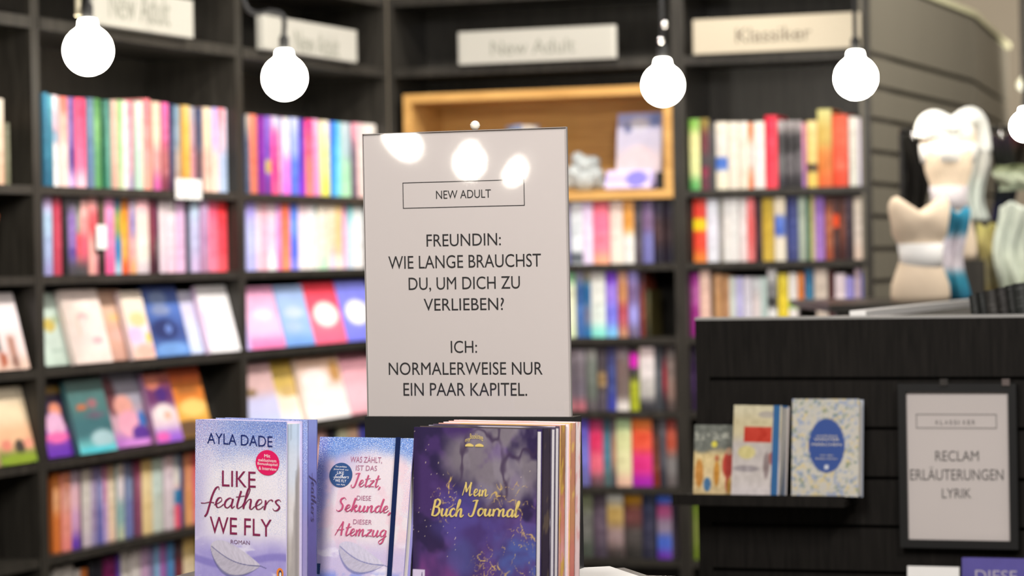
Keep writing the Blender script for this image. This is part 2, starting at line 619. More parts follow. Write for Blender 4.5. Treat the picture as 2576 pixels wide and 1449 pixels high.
# ------------------------------------------------------------------ colour names for labels
def cname(s):
    import colorsys
    r, g, b = hx(s)
    h, sat, v = colorsys.rgb_to_hsv(r, g, b)
    h *= 360
    if v < .22:
        return 'black'
    if sat < .10:
        return 'white' if v > .88 else 'light grey' if v > .68 else 'grey' if v > .4 else 'dark grey'
    if sat < .2 and v > .86:
        return 'cream' if 20 < h < 70 else 'pale pink' if h < 20 or h > 310 else 'pale lilac' if h > 220 else 'pale mint' if h < 180 else 'pale blue'
    for lim, n in ((14, 'red'), (40, 'orange'), (66, 'yellow'), (160, 'green'), (200, 'teal'), (245, 'blue'), (290, 'purple'), (332, 'magenta'), (361, 'red')):
        if h <= lim:
            break
    if n == 'red' and v > .75 and sat < .7:
        n = 'pink'
    if n == 'magenta' and v > .7 and sat < .6:
        n = 'pink'
    if n == 'orange' and sat < .45:
        n = 'beige' if v > .7 else 'brown'
    if n == 'orange' and v < .6:
        n = 'brown'
    if n == 'purple' and v > .75 and sat < .45:
        n = 'lilac'
    if n == 'red' and v < .6:
        n = 'maroon'
    if n == 'blue' and v < .5:
        n = 'navy'
    if n in ('green', 'teal', 'purple') and v < .55:
        n = 'dark ' + n
    if sat < .22 and v < .75:
        n = 'greyish ' + n.split()[-1]
    return n


ORD = ('first second third fourth fifth sixth seventh eighth ninth tenth eleventh twelfth thirteenth fourteenth fifteenth sixteenth seventeenth '
       'eighteenth nineteenth twentieth twenty-first twenty-second twenty-third twenty-fourth twenty-fifth twenty-sixth twenty-seventh '
       'twenty-eighth twenty-ninth thirtieth').split()


def spine_book(loc, yaw, T, h, depth, cols, label, group, lean=0.0, spot_=None, seed=0):
    """a book seen from its spine; local x across the spine, y into the shelf"""
    loc = Vector(loc) + Vector((0, 0, T * math.sin(max(lean, 0)) + .0003))
    M = Matrix.Translation(loc) @ Matrix.Rotation(yaw, 4, 'Z') @ Matrix.Rotation(lean, 4, 'Y')
    t = thing('book', label, 'book', group=group, M=M)
    rnd = random.Random(seed)
    phase = rnd.random() * 9

    def paint(U, V):
        C = gradient(V, cols)
        if spot_:
            v0, hh, c = spot_
            C = mixc(C, hx(c), 1 - sm(hh * .8, hh * 1.2, np.abs(V - v0)))
        # title and author run along the spine
        n = (vnoise(V * 46 + phase, U * 2, seed) - .5) * (np.abs(U - .5) < .34) * (np.abs(V - .55) < .36)
        lum = C.mean(axis=-1, keepdims=True)
        C = np.clip(C + np.where(lum > .5, -.30, .34) * np.clip(n, 0, 1)[..., None], 0, 1)
        return lin(C) * ALB
    b = MB()
    bd = .0014
    b.grid(0, T, 0, h, 4, 24, paint, y=0.0, fn=lambda U, V: -.0035 * np.sin(np.pi * np.clip(U, 0, 1)) * min(1, T / .02))
    side = hl(cols[len(cols) // 2])
    b.box(0, bd, 0, depth, 0, h, side)
    b.box(T - bd, T, 0, depth, 0, h, side)
    b.box(bd, T - bd, .0002, bd, 0, h, side)
    b.obj('cover', PRINT, t)
    p = MB().box(bd, T - bd, bd, depth - .004, .003, h - .003)
    p.obj('page_block', PAPER, t)
    return t


def row(wall, zshelf, ox, oy, sc, data, start, rowname, group, n=.03, depth=.125, tops=None):
    """a row of spines: entries 'x0-x1[@ytop][~lean][*v,h,colour]:c,c,c' in the pixels of a crop at (ox, oy) scaled sc"""
    k = 0
    for item in data.split(';'):
        item = item.strip()
        if not item:
            continue
        head, cols = item.split(':')
        cols = cols.split(',')
        sp = None
        if '*' in head:
            head, q = head.split('*')
            q = q.split('_')
            sp = (float(q[0]), float(q[1]), q[2])
        lean = 0.0
        if '~' in head:
            head, q = head.split('~')
            lean = math.radians(float(q))
        yt = None
        if '@' in head:
            head, q = head.split('@')
            yt = float(q)
        x0, x1 = (float(q.replace('m', '-')) for q in head.split('-'))
        if yt is None:
            f = (x0 - tops[0]) / (tops[2] - tops[0])
            yt = tops[1] + (tops[3] - tops[1]) * f + random.uniform(-4, 4) * sc / 3
        X0, X1, Yt = ox + x0 / sc, ox + x1 / sc, oy + yt / sc
        t0, _ = wall.hit(X0, Yt, n)
        t1, z = wall.hit(X1, Yt, n)
        t0 += .0006
        t1 -= .0006
        h = max(.10, z - zshelf)
        over = [q for q in ZS + [ZB - .008] if q > zshelf + .05]
        if not (wall is BACK and abs(zshelf - ZS[1]) < .01):
            h = min(h, min(over) - .0245 - zshelf)
        else:
            h = min(h, .197)
        for lo, hi in BAYS[id(wall)]:
            if lo < (t0 + t1) / 2 < hi:
                t0, t1 = max(t0, lo + .0206), min(t1, hi - .0206)
        a, c = cname(cols[len(cols) // 2]), cname(cols[-1])
        b0 = cname(cols[0])
        look = a + ' book'
        if len(cols) > 1 and c != a:
            look = f'{a} book with {c} foot'
        elif len(cols) > 2 and b0 != a:
            look = f'{a} book with {b0} top'
        label = f'{look}, {ORD[k]} past {start}, {rowname}'
        nn = n + random.uniform(-.004, .006)
        spine_book(wall.at(t0, nn, zshelf + .0005), wall.yaw, t1 - t0, h, depth, cols, label, group, lean, sp, seed=k + int(ox + zshelf * 1000))
        k += 1


def lean_frame(wall, t, n, z, beta, T=.0165):
    return Matrix.Translation(wall.at(t, n, z + T * math.sin(beta))) @ Matrix.Rotation(wall.yaw, 4, 'Z') @ Matrix.Rotation(-beta, 4, 'X')


def face_book(M, W, H, T, paint, label, group=None, nx=20, nz=30, mat=None, name='book', side=None, side_paint=None, glit=None, backcol=None):
    """a book seen from its front cover; local x across, y away from the viewer, z up"""
    t = thing(name, label, 'notebook' if 'notebook' in name or 'journal' in name else 'book', group=group, M=M)
    mat = mat or PRINT
    bd = .0016
    b = MB()
    b.grid(0, W, 0, H, nx, nz, paint)
    g = None
    if glit is not None:
        U, V = np.meshgrid(np.linspace(0, 1, nx + 1), np.linspace(0, 1, nz + 1))
        g = glit(U, V).ravel()
    edge = paint(np.array([[.02]]), np.array([[.5]]))[0, 0]
    bc = edge if backcol is None else hl(backcol)
    b.box(0, W, .0002, bd, 0, H, edge)
    b.box(0, W, T - bd, T, 0, H, bc)
    if side == 'spine_right':
        b.box(W - bd, W - .0002, bd, T - bd, 0, H, bc)
        b.sidegrid(W, 0, T, 0, H, 6, 40, side_paint)
        b.obj('cover', mat, t, glit=g)
        MB().box(.004, W - bd, bd, T - bd, .003, H - .003).obj('page_block', PAPER, t)
    else:
        b.box(0, bd, bd, T - bd, 0, H, edge)
        b.obj('cover', mat, t, glit=g)
        ins = .0012 if name == 'journal' else .003
        p = MB().box(bd, W - ins, bd, T - bd, .003, H - .003, hl('ece4d2'))
        if side_paint is not None:
            p.sidegrid(W - ins + .0002, bd, T - bd, .003, H - .003, 8, 60, side_paint)
            p.obj('page_block', PRINT, t)
        else:
            p.obj('page_block', PAPER, t)
    return t


# ------------------------------------------------------------------ room
def plane(name, pts, mat):
    return struct(MB().add(pts, [tuple(range(len(pts)))]).obj(name, mat))


FLOOR = plain('grey_floor', (.16, .15, .14), .5, .4, scale=3)
CEIL = plain('beige_ceiling', (.52, .46, .37), .8, .2, var=.03, scale=2)
WALLM = plain('beige_wall', (.46, .40, .31), .8, .2, var=.03, scale=2)
DARKW = plain('dark_wall', (.035, .033, .03), .7, .2)
MB().box(-8, 9, -5, 18, -.1, 0).obj('floor', FLOOR)['kind'] = 'structure'
MB().box(-8, 9, -5, 18, 3.6, 3.7).obj('ceiling', CEIL)['kind'] = 'structure'
MB().box(-8, 9, 17.0, 17.1, 0, 3.6).obj('wall_back', WALLM)['kind'] = 'structure'

# ------------------------------------------------------------------ bookcases
ZS = [EYE + z for z in (.205, -.022, -.256, -.490, -.731, -.960, -1.19)]     # tops of the shelves
ZB = EYE + .628                                                            # header board
DEPTH = .30


def bookcase(wall, t0, t1, label, shelves=ZS, slope_rows=()):
    t = thing('bookcase', label, 'bookcase', wall.at((t0 + t1) / 2, 0, 0), wall.yaw, 'black bookcases along the walls')
    a, b = (t0 - t1) / 2, (t1 - t0) / 2
    top = EYE + .86
    for x0, x1 in ((a + .001, a + .02), (b - .02, b - .001)):
        MB().box(x0, x1, 0, DEPTH, 0, top).obj('side_panel', BLACKWOOD, t)
    MB().box(a + .02, b - .02, DEPTH - .012, DEPTH, 0.02, top).obj('back_panel', BLACKWOOD, t)
    for z in shelves:
        MB().box(a + .02, b - .02, .002, DEPTH - .012, z - .022, z).obj('shelf', BLACKWOOD, t)
    MB().box(a + .02, b - .02, -.004, DEPTH - .012, ZB - .03, ZB).obj('header_shelf', BLACKWOOD, t)
    MB().box(a + .02, b - .02, -.002, DEPTH - .012, top - .03, top).obj('top_panel', BLACKWOOD, t)
    for z in slope_rows:       # sloping back-rests behind the face-out books
        M = Matrix.Translation((0, .075, z)) @ Matrix.Rotation(-math.radians(14), 4, 'X')
        MB().box(a + .021, b - .021, 0, .006, 0, .19, M=M).obj('display_board', BLACKWOOD, t)
    return t


TL = [wall_t for wall_t in (LEFT.hit(97, 600)[0], LEFT.hit(609, 600)[0], -.003)]
bookcase(LEFT, TL[0] - 1.0, TL[0], 'black bookcase bay beyond the outer upright, mostly cut off by the photo edge', slope_rows=(ZS[2], ZS[3]))
bookcase(LEFT, TL[0], TL[1], 'wide black bookcase bay behind the biggest bulb, with two face-out rows', slope_rows=(ZS[2], ZS[3]))
bookcase(LEFT, TL[1], TL[2], 'black bookcase bay between the second bulb and the inner corner', slope_rows=(ZS[2], ZS[3]))
TB = [.003, BACK.hit(1712, 600)[0], BACK.hit(2194, 600)[0]]
bookcase(BACK, TB[0], TB[1], 'black bookcase bay holding the oak box, behind the white sign', ZS[1:])
bookcase(BACK, TB[1], TB[2], 'narrow black bookcase bay under the classics header sign')

BAYS = {id(LEFT): [(TL[0] - 1.0, TL[0]), (TL[0], TL[1]), (TL[1], TL[2])], id(BACK): [(TB[0], TB[1]), (TB[1], TB[2])]}

# sections' header signs
def header(wall, x0, x1, xm, y0, y1, body, tx0, tx1, ty0, ty1, mat, tmat, label):
    ta, zt = wall.hit(x0, y0, -.03)
    tb, _ = wall.hit(x1, y1, -.03)
    _, zt = wall.hit((x0 + x1) / 2, xm, -.03)
    z0 = ZB + .001
    t = thing('header_sign', label, 'sign', wall.at(ta, -.03, z0), wall.yaw, 'section signs above the shelves')
    m = MB().rbox(0, tb - ta, 0, .028, 0, zt - z0, .006)
    m.obj('light_panel', mat, t)
    tm = MB()
    c0, z0_ = wall.hit(tx0, ty1, -.03)
    c1, z1_ = wall.hit(tx1, ty0, -.03)
    put_text(tm, body, c0 - ta, c1 - ta, z0_ - z0, z1_ - z0, -.001)
    tm.obj('lettering', tmat, t)


header(LEFT, 235, 487, -20, 0, 0, 'New Adult', 274, 426, -8, 44, LIGHTBOX, SIGNGREY, 'backlit section sign behind the biggest bulb, top cut off by the photo edge')
header(LEFT, 663, 897, 57, 0, 0, 'New Adult', 742, 852, 92, 130, LIGHTBOX, SIGNGREY, 'backlit section sign partly covered by the second bulb and its socket')
header(BACK, 1149, 1544, 72, 0, 0, 'New Adult', 1236, 1446, 94, 140, LIGHTBOX, SIGNGREY, 'backlit cream section sign with faint lettering above the oak box')
header(BACK, 1740, 2160, 40, 0, 0, 'Klassiker', 1852, 2040, 63, 108, LIGHTBOX2, SIGNDARK, 'backlit yellowish section sign with dark lettering, for classics')

# ------------------------------------------------------------------ rows of spines
z1 = 2.8986
row(LEFT, ZS[0], 0, 0, z1, """310-345@680:2a86a8,1f6a88,226080;345-376@700:62b4c4,2a7a94,1f6a88;376-425@700*.55_.06_9ab0c8:f4dce4,d8b8c8,f0ecec,f4f0f0;
425-482@712:f07868,f4b8a8,f8dcd4,f8d8d0;485-540@715:7c5ea4,8468aa,5c3f88,d4b4e8;545-618@722:f04870,f05880,f87098,fbc4d4;622-672@720:58748c,6a88a4,5a789c,64789c;
680-732@725:4c8448,6aa060,5a9460,5c9c60;736-766@740:2c6c58,1c6048,1c6c50;768-800@735:3c7c78,6aa89c,5c988c;802-846@735:d8b4a4,dcb8a8,d4a898;848-884@735:84bc78,9ccc90,b8cca0;
886-924@740:e8e0d4,f4ece4,f0ece4;926-974@742:f08c9c,f0a0b0,e0a8b8,a898b8;978-1032@745:dceadc,c8e4d4,c0e0cc;1036-1090@728:f08088,f49c98,f4a494;1093-1116@740:9c8470,84705c,7c6854;
1118-1178@748:f0ccb4,f4d4bc,e0a0a0,d060a4;1180-1230@755:f068a8,e070a0,b06468,7c3c50;1234-1270@765:283458,3a4468,483c54;1274-1322@775:7c9cb0,90a4b4,b4a49c,b89c90;
1326-1376@775:d8b870,e4b458,e4ac50,c89048;1380-1428@785:a8a8b8,c0a0b0,d494a0,c88c98;1432-1470@792:34486c,404c68,685058,4c4454;1474-1530@790:e8d4b4,ecd0b0,e8b8a8,f0c8b4;
1534-1580@792:b8aae4,c4b4e8,f8d4c4,f8d8c8;1584-1630@795:f48c90,e8b4c0,b8c4e4,b4c4e4;1634-1674@800:ecdcf0,e0d8f0,a8c0e0,b4cce8""",
    'outer upright', 'top row, biggest-bulb bay', 'spines in the top row of the biggest-bulb bay', n=.03)
row(LEFT, ZS[1], 0, 450, z1, """320-381:c8a8d8,b0cce8,a8b8e0,9c98cc;385-442:b4304c,c44058,c04058;446-484:2a2428,242024,1c1c20;487-545*.55_.2_9878c0:343038,8c74b0,7860b0,4c4850;547-588*.4_.12_e05c68:3c3c3c,a09c90,d86870,48484c;
590-638*.85_.12_f4b8b4:3c3838,f09898,e06078,50484c;640-684:f0a8a4,e86068,f0b4ac,e8a8a0;687-714:f0b4b8,c4505c,e0a0a8,d07c88;717-758@82:5c4c38,5a4a38,3c2c28,2c1c1c;764-832:ec9ccc,f08cbc,f06098;
835-888:2c6484,a0a450,2c7cb4,a4cce0;891-940:d47c1c,f0a82c,f0b458,e85c24;943-984:b8a4bc,9c8cc4,e8b4b4,f0ac70;987-1074:f8bcc8,f8e0d8,f8f0e4,d8c8d0;1078-1112:6c2038,843444,441c2c;
1115-1160:4c1c3c,5c1c44,54484c,341424;1168-1214:ecdce0,f0e0e8,ecd4e4;1217-1282:f4e8ec,f0dce8,f0c8dc;1285-1348:dcb4dc,e8c0e4,e8bce0;1354-1385:303848,2c3444,283040;1388-1450:c4dcf4,c8c8ec,d0b8e0;
1455-1512:c8a8d0,c094bc,b888a8;1515-1588:f06084,ff7c98,fc84a0;1591-1660:ec3038,f84c5c,fc5c68""",
    'outer upright', 'second row, biggest-bulb bay', 'spines in the second row of the biggest-bulb bay', n=.03, tops=(320, 66, 1660, 98))
z4 = 4.152
row(LEFT, ZS[4], 100, 1100, z4, """130-208:c46820,e8a878,d87838,d87434;212-308:c87858,e8a898,f09888,f08c84;311-405:a08c98,ecbcc8,d8a4cc,6c40b4;408-424:6c5c60,786868,685c64;427-520:b0a498,e4dcd4,dcd0d0,ccbcc8;523-588:7c6c80,bcaac8,a894b8,9c90bc;
591-645:6c5c70,a4a4d4,7878b8,6868b4;648-710:94506c,dc9cc0,cca8d8,c4acd8;715-798:b09070,f8e4c8,f4d8bc,f0ccb4;801-872:b8a898,ece0e4,98bcbc,c4ccac;875-908:70708c,7c88ac,747cac;911-986:5c5c70,8c9cc0,7880b8,707cb4;
990-1052:702434,a46078,8c4c68,844c64;1056-1164:bc9c60,f8e0ac,f0d49c,e8cc94;1168-1284:acb8a8,d4e4dc,d0d8cc,ccd4c8;1287-1384:c4a8a8,eedce6,dcccd4,d8c8d0;1387-1458*.42_.1_2c7cac:8c949c,ece4dc,f0607c,f4647c;1461-1516:0c2f5c,1c407c,2c4c8c,283c78;
1519-1600:c87454,e89c74,e8a46c,e8a870;1603-1690:c03848,e86078,e87088""",
    'outer upright', 'lower row, biggest-bulb bay', 'spines in the lower spine row of the biggest-bulb bay', n=.04, tops=(130, 372, 1620, 140))
row(LEFT, ZS[5], 100, 1100, z4, """130-250@1350:d8d0c8,e0d8d0,d0c8c0;254-370@1330:ece4dc,e4dcd4,d8d0c8;374-440@1375:ece0d8,486870,304048;443-515@1365:e8843c,e07830,c86028;520-598@1290:24242c,302830,28242c;601-655@1275:2c2830,34303c,2c2830;
665-788@1240:7c1c5c,8c2060,741c50;792-832@1215:5c3c9c,6444a4,503890;836-938@1180:e4dcd4,e0d8d0,dcd4cc;941-1040@1160:e4d8d4,dcd4d0,d8d0cc;1044-1128@1140:ccaccc,d0a8cc,c8a0c4;1131-1188@1130:8c80ac,9488b0,8478a8;1192-1240@1115:8cbce4,90c0e4,84b4dc;
1244-1318@1105:b478bc,ac70b8,a468b0;1322-1390@1090:6098cc,5890c8,5488c0;1394-1480@1075:443034,702c38,842c3c;1485-1620@1030:e8c478,ecd8b4,e8dacc""",
    'outer upright', 'bottom row, biggest-bulb bay', 'spines in the bottom row of the biggest-bulb bay', n=.05)
z2 = 4.025
row(LEFT, ZS[0], 500, 400, z2, """472-512:b0a89c,4c546c,505c78;515-602:f4886c,ec8064,e07c60;606-662:842c9c,7c28a0,842c90;664-722*.35_.08_c8b468:8c74d4,7c58c0,6c3c9c;724-800:d8ccec,f05ca8,f04890,f85c90;805-848:9cdce0,9cc8d0,8ca4c4;850-920:ecece8,f0ecf4,f48ce4,f474e0;
924-998:ccd4f8,a4b4f4,6484e8,6078e0;1002-1062:3c2ca4,5028b4,8028d4;1066-1148:f44088,f86888,ff8078,ff8880;1151-1230:f4b4dc,f09cd4,e48cd4;1233-1312:f4e8d0,f0f0a0,e8e460;1318-1368:3468dc,2c84e4,2c94e4;1371-1440:5cc4f4,74dcf8,84e4f0;1444-1540:bcccd4,acc4cc,a8dcb8,ace4b8;
1544-1600:ec9cb0,6c5c6c,645468;1604-1680:f0c8cc,f4d4d0,f0ccc8;1684-1800:f4ece4,f0e8dc,ece4d8""",
    'middle upright', 'top row, second-bulb bay', 'spines in the top row of the second-bulb bay', n=.03, tops=(470, -440, 1800, -335))
row(LEFT, ZS[1], 500, 400, z2, """472-568:b4a4f4,c8ccff,bcbcfa;571-640:fbe0ec,fcecf4,f8d4e4;643-702:fcc4d0,f8c0dc,f8bccc;705-790:f8dce8,f8d4ec,ffffff;793-828:e8a8ec,e89ce4,f080c0;831-908:f07458,fc8c6c,ff9c74;914-1000:4c78e4,7ca4ff,5c74ec,8c90fc;1004-1090:ffe4f0,fff0f8,fff4f4;
1093-1160:fff4f8,fdf6f4,f8f4ee;1163-1200:dcf4f4,dceef8,e8f4f0;1203-1300:fbf0e0,fbf0e0,c8f0d0;1304-1372:fbecd4,f8dcc0,ecd8f0;1375-1440:fcdc9c,fcc890,f8ecdc;1444-1504:f4a4cc,f8b8e0,f4c4e4;1508-1558:7cd4dc,ccecf4,ccdcf0;1561-1680:f0f8f8,f8f8fa,f8f4f4""",
    'middle upright', 'second row, second-bulb bay', 'spines in the second row of the second-bulb bay', n=.03, tops=(470, 345, 1650, 395))
row(LEFT, ZS[4], 500, 760, z2, """1172-1292:d8a8a0,dcaca4,d0a098;1300-1400:2c2830,302c34,24222a;1408-1510:c8c0a0,a8b898,98b090;1514-1625:dcb498,d4a890,c89c84;1640-1700:5454bc,4c50b4,4448a4""",
    'the glitter paperbacks', 'lower row, second-bulb bay', 'spines showing between the table books', n=.04, tops=(1170, 1205, 1700, 1130))
z3 = 3.22
row(BACK, ZS[1], 1400, 450, z3, """40-100:6c5c8c,74649c,6868a0;103-205*.1_.09_606870:f0f4f8,ecf4f8,eef4f8;208-290:ecd8f8,f4e4fc,f0e0fc;293-420:f47484,ff80a4,ff88a0,ffb490;424-528:fbe4d8,f8e8dc,f8ecdc;531-620:f4b05c,f0a84c,f4f2ec,f4f2ec;624-688:443e48,4c444e,4c4450;692-778:6c5c84,8c7098,7c7cbc,7474b4;
782-860:18122c,3c2428,120c24;863-940:120c24,28181c,100a20""", 'white sign', 'row below oak-box', 'spines in the row under the oak box', n=.03, tops=(70, 138, 940, 120))
row(BACK, ZS[2], 1400, 450, z3, """60-148@735:8cd49c,f0f4d4,f4fadc,e4f4c8;158-210:a8a8c0,2c5c9c,4470b8,4474b8;213-272:b0a890,2068a0,8088a4,2878b4;276-392:dcdcd4,f0f4ec,e8f4ec,90f0e0;396-488:7c3cd4,a888f4,8484f4,84d0ff;494-572:d8a48c,d49464,b44858,cc9474;
580-656:9c94dc,846c9c,a8a4f0,746888;668-706@745:44202c,843c2c,7c3428;722-758@900:3c3c20,4c4424,2c2c18""", 'white sign', 'second row below oak-box', 'spines in the second row under the oak box', n=.03, tops=(70, 735, 660, 735))
z5 = 2.4194
row(BACK, ZS[3], 1400, 850, z5, """60-106:8c8088,6c646c,685c68,c07880;110-174:a098a0,746c74,68606c,c0707c;178-242:a0a09c,747c74,687068,645c60;246-302*.5_.12_90744c:4c444c,4c4448,58505c;305-360:3c3c6c,384484,4048ac;364-440:70646c,786460,786864,f0eae4;444-498*.8_.12_e424c4:2c2a2e,343436,a8b024,b0b828;
502-592:fbe8e8,fdf4f4,ccc8c4,34343a;595-640:34383f,54585e,3c4046;643-668:2c2428,a01c34,24222a;671-720:504a48,80706a,90746a,584c48""", 'white sign', 'third row below oak-box', 'spines in the third row under the oak box', n=.03, tops=(70, 72, 720, 52))
z6 = 3.226
row(BACK, ZS[4], 1400, 1000, z6, """180-258:5c4cbc,8484e4,6c6cac;261-368:b43468,f84478,ff7c94,705058;372-430:3c5c6c,5c94ac,546c6c;433-478:74646a,c4947c,54545a;481-602@150:c8e8b0,ecf0b4,f0ecb8,f0c4ac;606-770@135:ff8c3c,ff6448,f03c90,b024b4;773-828:2c2624,6c3424,842c1c;831-884:64646c,54545e,34343f;887-970@165:943c34,c4543c,908c8c,706868""",
    'journal stack', 'fourth row below oak-box', 'spines in the fourth row under the oak box', n=.03, tops=(200, 178, 980, 165))
row(BACK, ZS[5], 1400, 1000, z6, """170-288:848c6c,64645f,4c544a;291-404:544854,5c4c5c,4c4250;408-540*.95_.05_dcdcd4:d4d4cc,c8a864,a48c8c,443c3a;544-688*.93_.06_c48c1c:b88018,6c3c3a,504a48,34322f;692-800:28304a,303048,2c2c40;812-930*.93_.06_446cdc:4468d4,9c4474,9c8ca4,5474dc,7038b4""",
    'journal stack', 'bottom row below oak-box', 'spines in the bottom row under the oak box', n=.03, tops=(200, 772, 980, 770))
z7 = 2.498
row(BACK, ZS[0], 1700, 250, z7, """85-150@125:84b850,f0eca8,ecf0ac,5ca85c;154-208@122*.25_.08_802840:907c34,6c343c,484448,6c3444;211-242@150:48484c,4c4c50,444448;246-322@142*.38_.09_4470c8:f4ead8,ece4dc,f0e8d4,f0e8d0;326-388@142:f0e8d8,f4ecdc,f0e4d4;391-450@142:f0e8dc,f0e4d4,ece0cc;
453-484@150*.9_.1_f0803c:f08444,e8e0d8,f07c44;487-554@140:f0ece0,f4ece8,f0e8e4;557-634@102:e42040,f83850,f84054;638-686@135:b4acac,302e30,6c6a6c,34323a;689-738@135:aca4a4,2c2a2c,686468,2c2a2e;741-790@135:a8a0a0,302e30,605c60,302e32;793-816@150:f0a0b4,dc94bc,b480c4;
819-884@135*.3_.06_443424:f4dc98,f0d484,f0d068;888-978@62:d8d084,d4b45c,e0843c,e86c34;982-1078@95:e85c3c,f06c4c,f05438,e84c2c;1082-1138@110:f4f0e4,ece8dc,e8e8dc;1141-1204@118:f0e4f4,e8e0f4,dcd8f0""",
    'oak-box bay', 'top row, classics bay', 'spines in the top row of the classics bay', n=.03)
row(BACK, ZS[1], 1700, 250, z7, """82-104@650:301814,3c1c14,2c1410;107-190*.6_.1_f8d81c:e03c2c,e83c2c,e04028,f08838;194-264:e4e8f4,ecebf8,e8eaf4;267-294:acaca4,b4b0ac,a8a49c;297-345:f0f0f0,f0ece8,ecebe8;348-392:f4f4f4,f0f0ee,f0eeec;395-444:f0ecec,f4e8e8,f0e0e0;447-494:f07c80,e86868,ec8080;498-540:3c2c34,442c34,34242c;
544-616:c0a434,ccac3c,d4b448;620-688*.55_.16_4c6cc4:f0e4cc,f0e4d0,f0e8d4;692-766@592:303874,344080,3c447c;770-818:a8b8a8,b0bcac,a8b4a4;821-838:408468,3c8060,3c7c5c;841-870@582:ccbc7c,ccc084,d0c490;873-932:8058ac,a478c8,a87ccc;936-984:5c3428,b46444,a45c3c,a45034;988-1026*.62_.1_f04c1c:4c2c2a,503430,44282a;1029-1060:54342e,844c3c,502c28;
1063-1110:3c2c3a,382a34,30222a;1114-1200:dccfc0,dccfc4,e0c8b8""", 'oak-box bay', 'second row, classics bay', 'spines in the second row of the classics bay', n=.03, tops=(107, 622, 1200, 612))
row(BACK, ZS[2], 1700, 250, z7, """88-146@1095:a83098,c868b4,b03c98,a42c90;150-214@1062:f8d4c4,f4ccbc,f0c4b4;217-240@1100:74604c,6c5844,645040;243-290@1100:cc9c70,c89868,c08c5c;293-332@1105:c8986c,cc9c74,c0906c;335-374@1118:d8e0d8,dce4dc,d4dcd4;377-420@1120:c8c4f0,ccc8f4,c4c0ec;423-476@1118:e0dce8,e4e0ec,dcd8e4;479-528@1120:dce0e4,e8dcdc,e0d8dc;
531-572@1120:c8dcd8,c4d8d4,c0d4d0;576-632@1050*.5_.08_242424:f4f4f4,88888a,f0f0f0,303030;640-704@1095:f0dc48,f0d83c,ecd03c;708-764@1092*.5_.07_88c820:f0ece8,f4f0ec,f0e8e4;767-806@1092:e88c40,e88434,e0803c;809-866@1062:286894,286c94,286490;870-954@1060:dccdc0,d8cabc,d4c4b4;958-996@1080:4c1c1c,44181a,3c1416;
1000-1064@1095:f0e0e8,f4e4e8,ecdce4;1067-1118@1118:a49ce8,a8a0ec,a098e4;1121-1158@1062:e0c8d4,dcc4d0,d8c0cc;1161-1200@1078:4048b4,3c44b0,3840a4""", 'oak-box bay', 'third row, classics bay', 'spines in the third row of the classics bay', n=.03)
row(BACK, ZS[3], 1700, 780, 2.1656, """84-102@190:34283f,4c3064,3a2848""", 'oak-box bay', 'fourth row, classics bay', 'slivers beside the slatwall counter', n=.03)
row(BACK, ZS[5], 1700, 780, 2.1656, """80-118@1045:98b83c,b0c060,8ca82c""", 'oak-box bay', 'lowest visible row, classics bay', 'slivers beside the slatwall counter', n=.03)
# outer bay
row(LEFT, ZS[0], 0, 0, z1, """m60-22@725:e8dccc,ecd0b8,e0b89c;24-58@900:6c6c58,74745c,707058""", 'photo edge', 'top row, outer bay', 'spines in the outer bay', n=.03)
# ------------------------------------------------------------------ face-out books on the sloping boards
def face_row(wall, zshelf, ox, oy, sc, items, group, beta=14):
    for i, (x0, x1, yb, H, n, cols, blobs, label) in enumerate(items):
        a, _ = wall.hit(ox + x0 / sc, oy + yb / sc, n)
        b, _ = wall.hit(ox + x1 / sc, oy + yb / sc, n)
        for lo, hi in BAYS[id(wall)]:
            if lo < (a + b) / 2 < hi:
                a, b = max(a, lo + .0215), min(b, hi - .0215)
        M = lean_frame(wall, a, n, zshelf + .001, math.radians(beta))
        face_book(M, b - a - .001, H - .0042, .016, art(cols.split(','), blobs, seed=i + int(x0)), label, group)


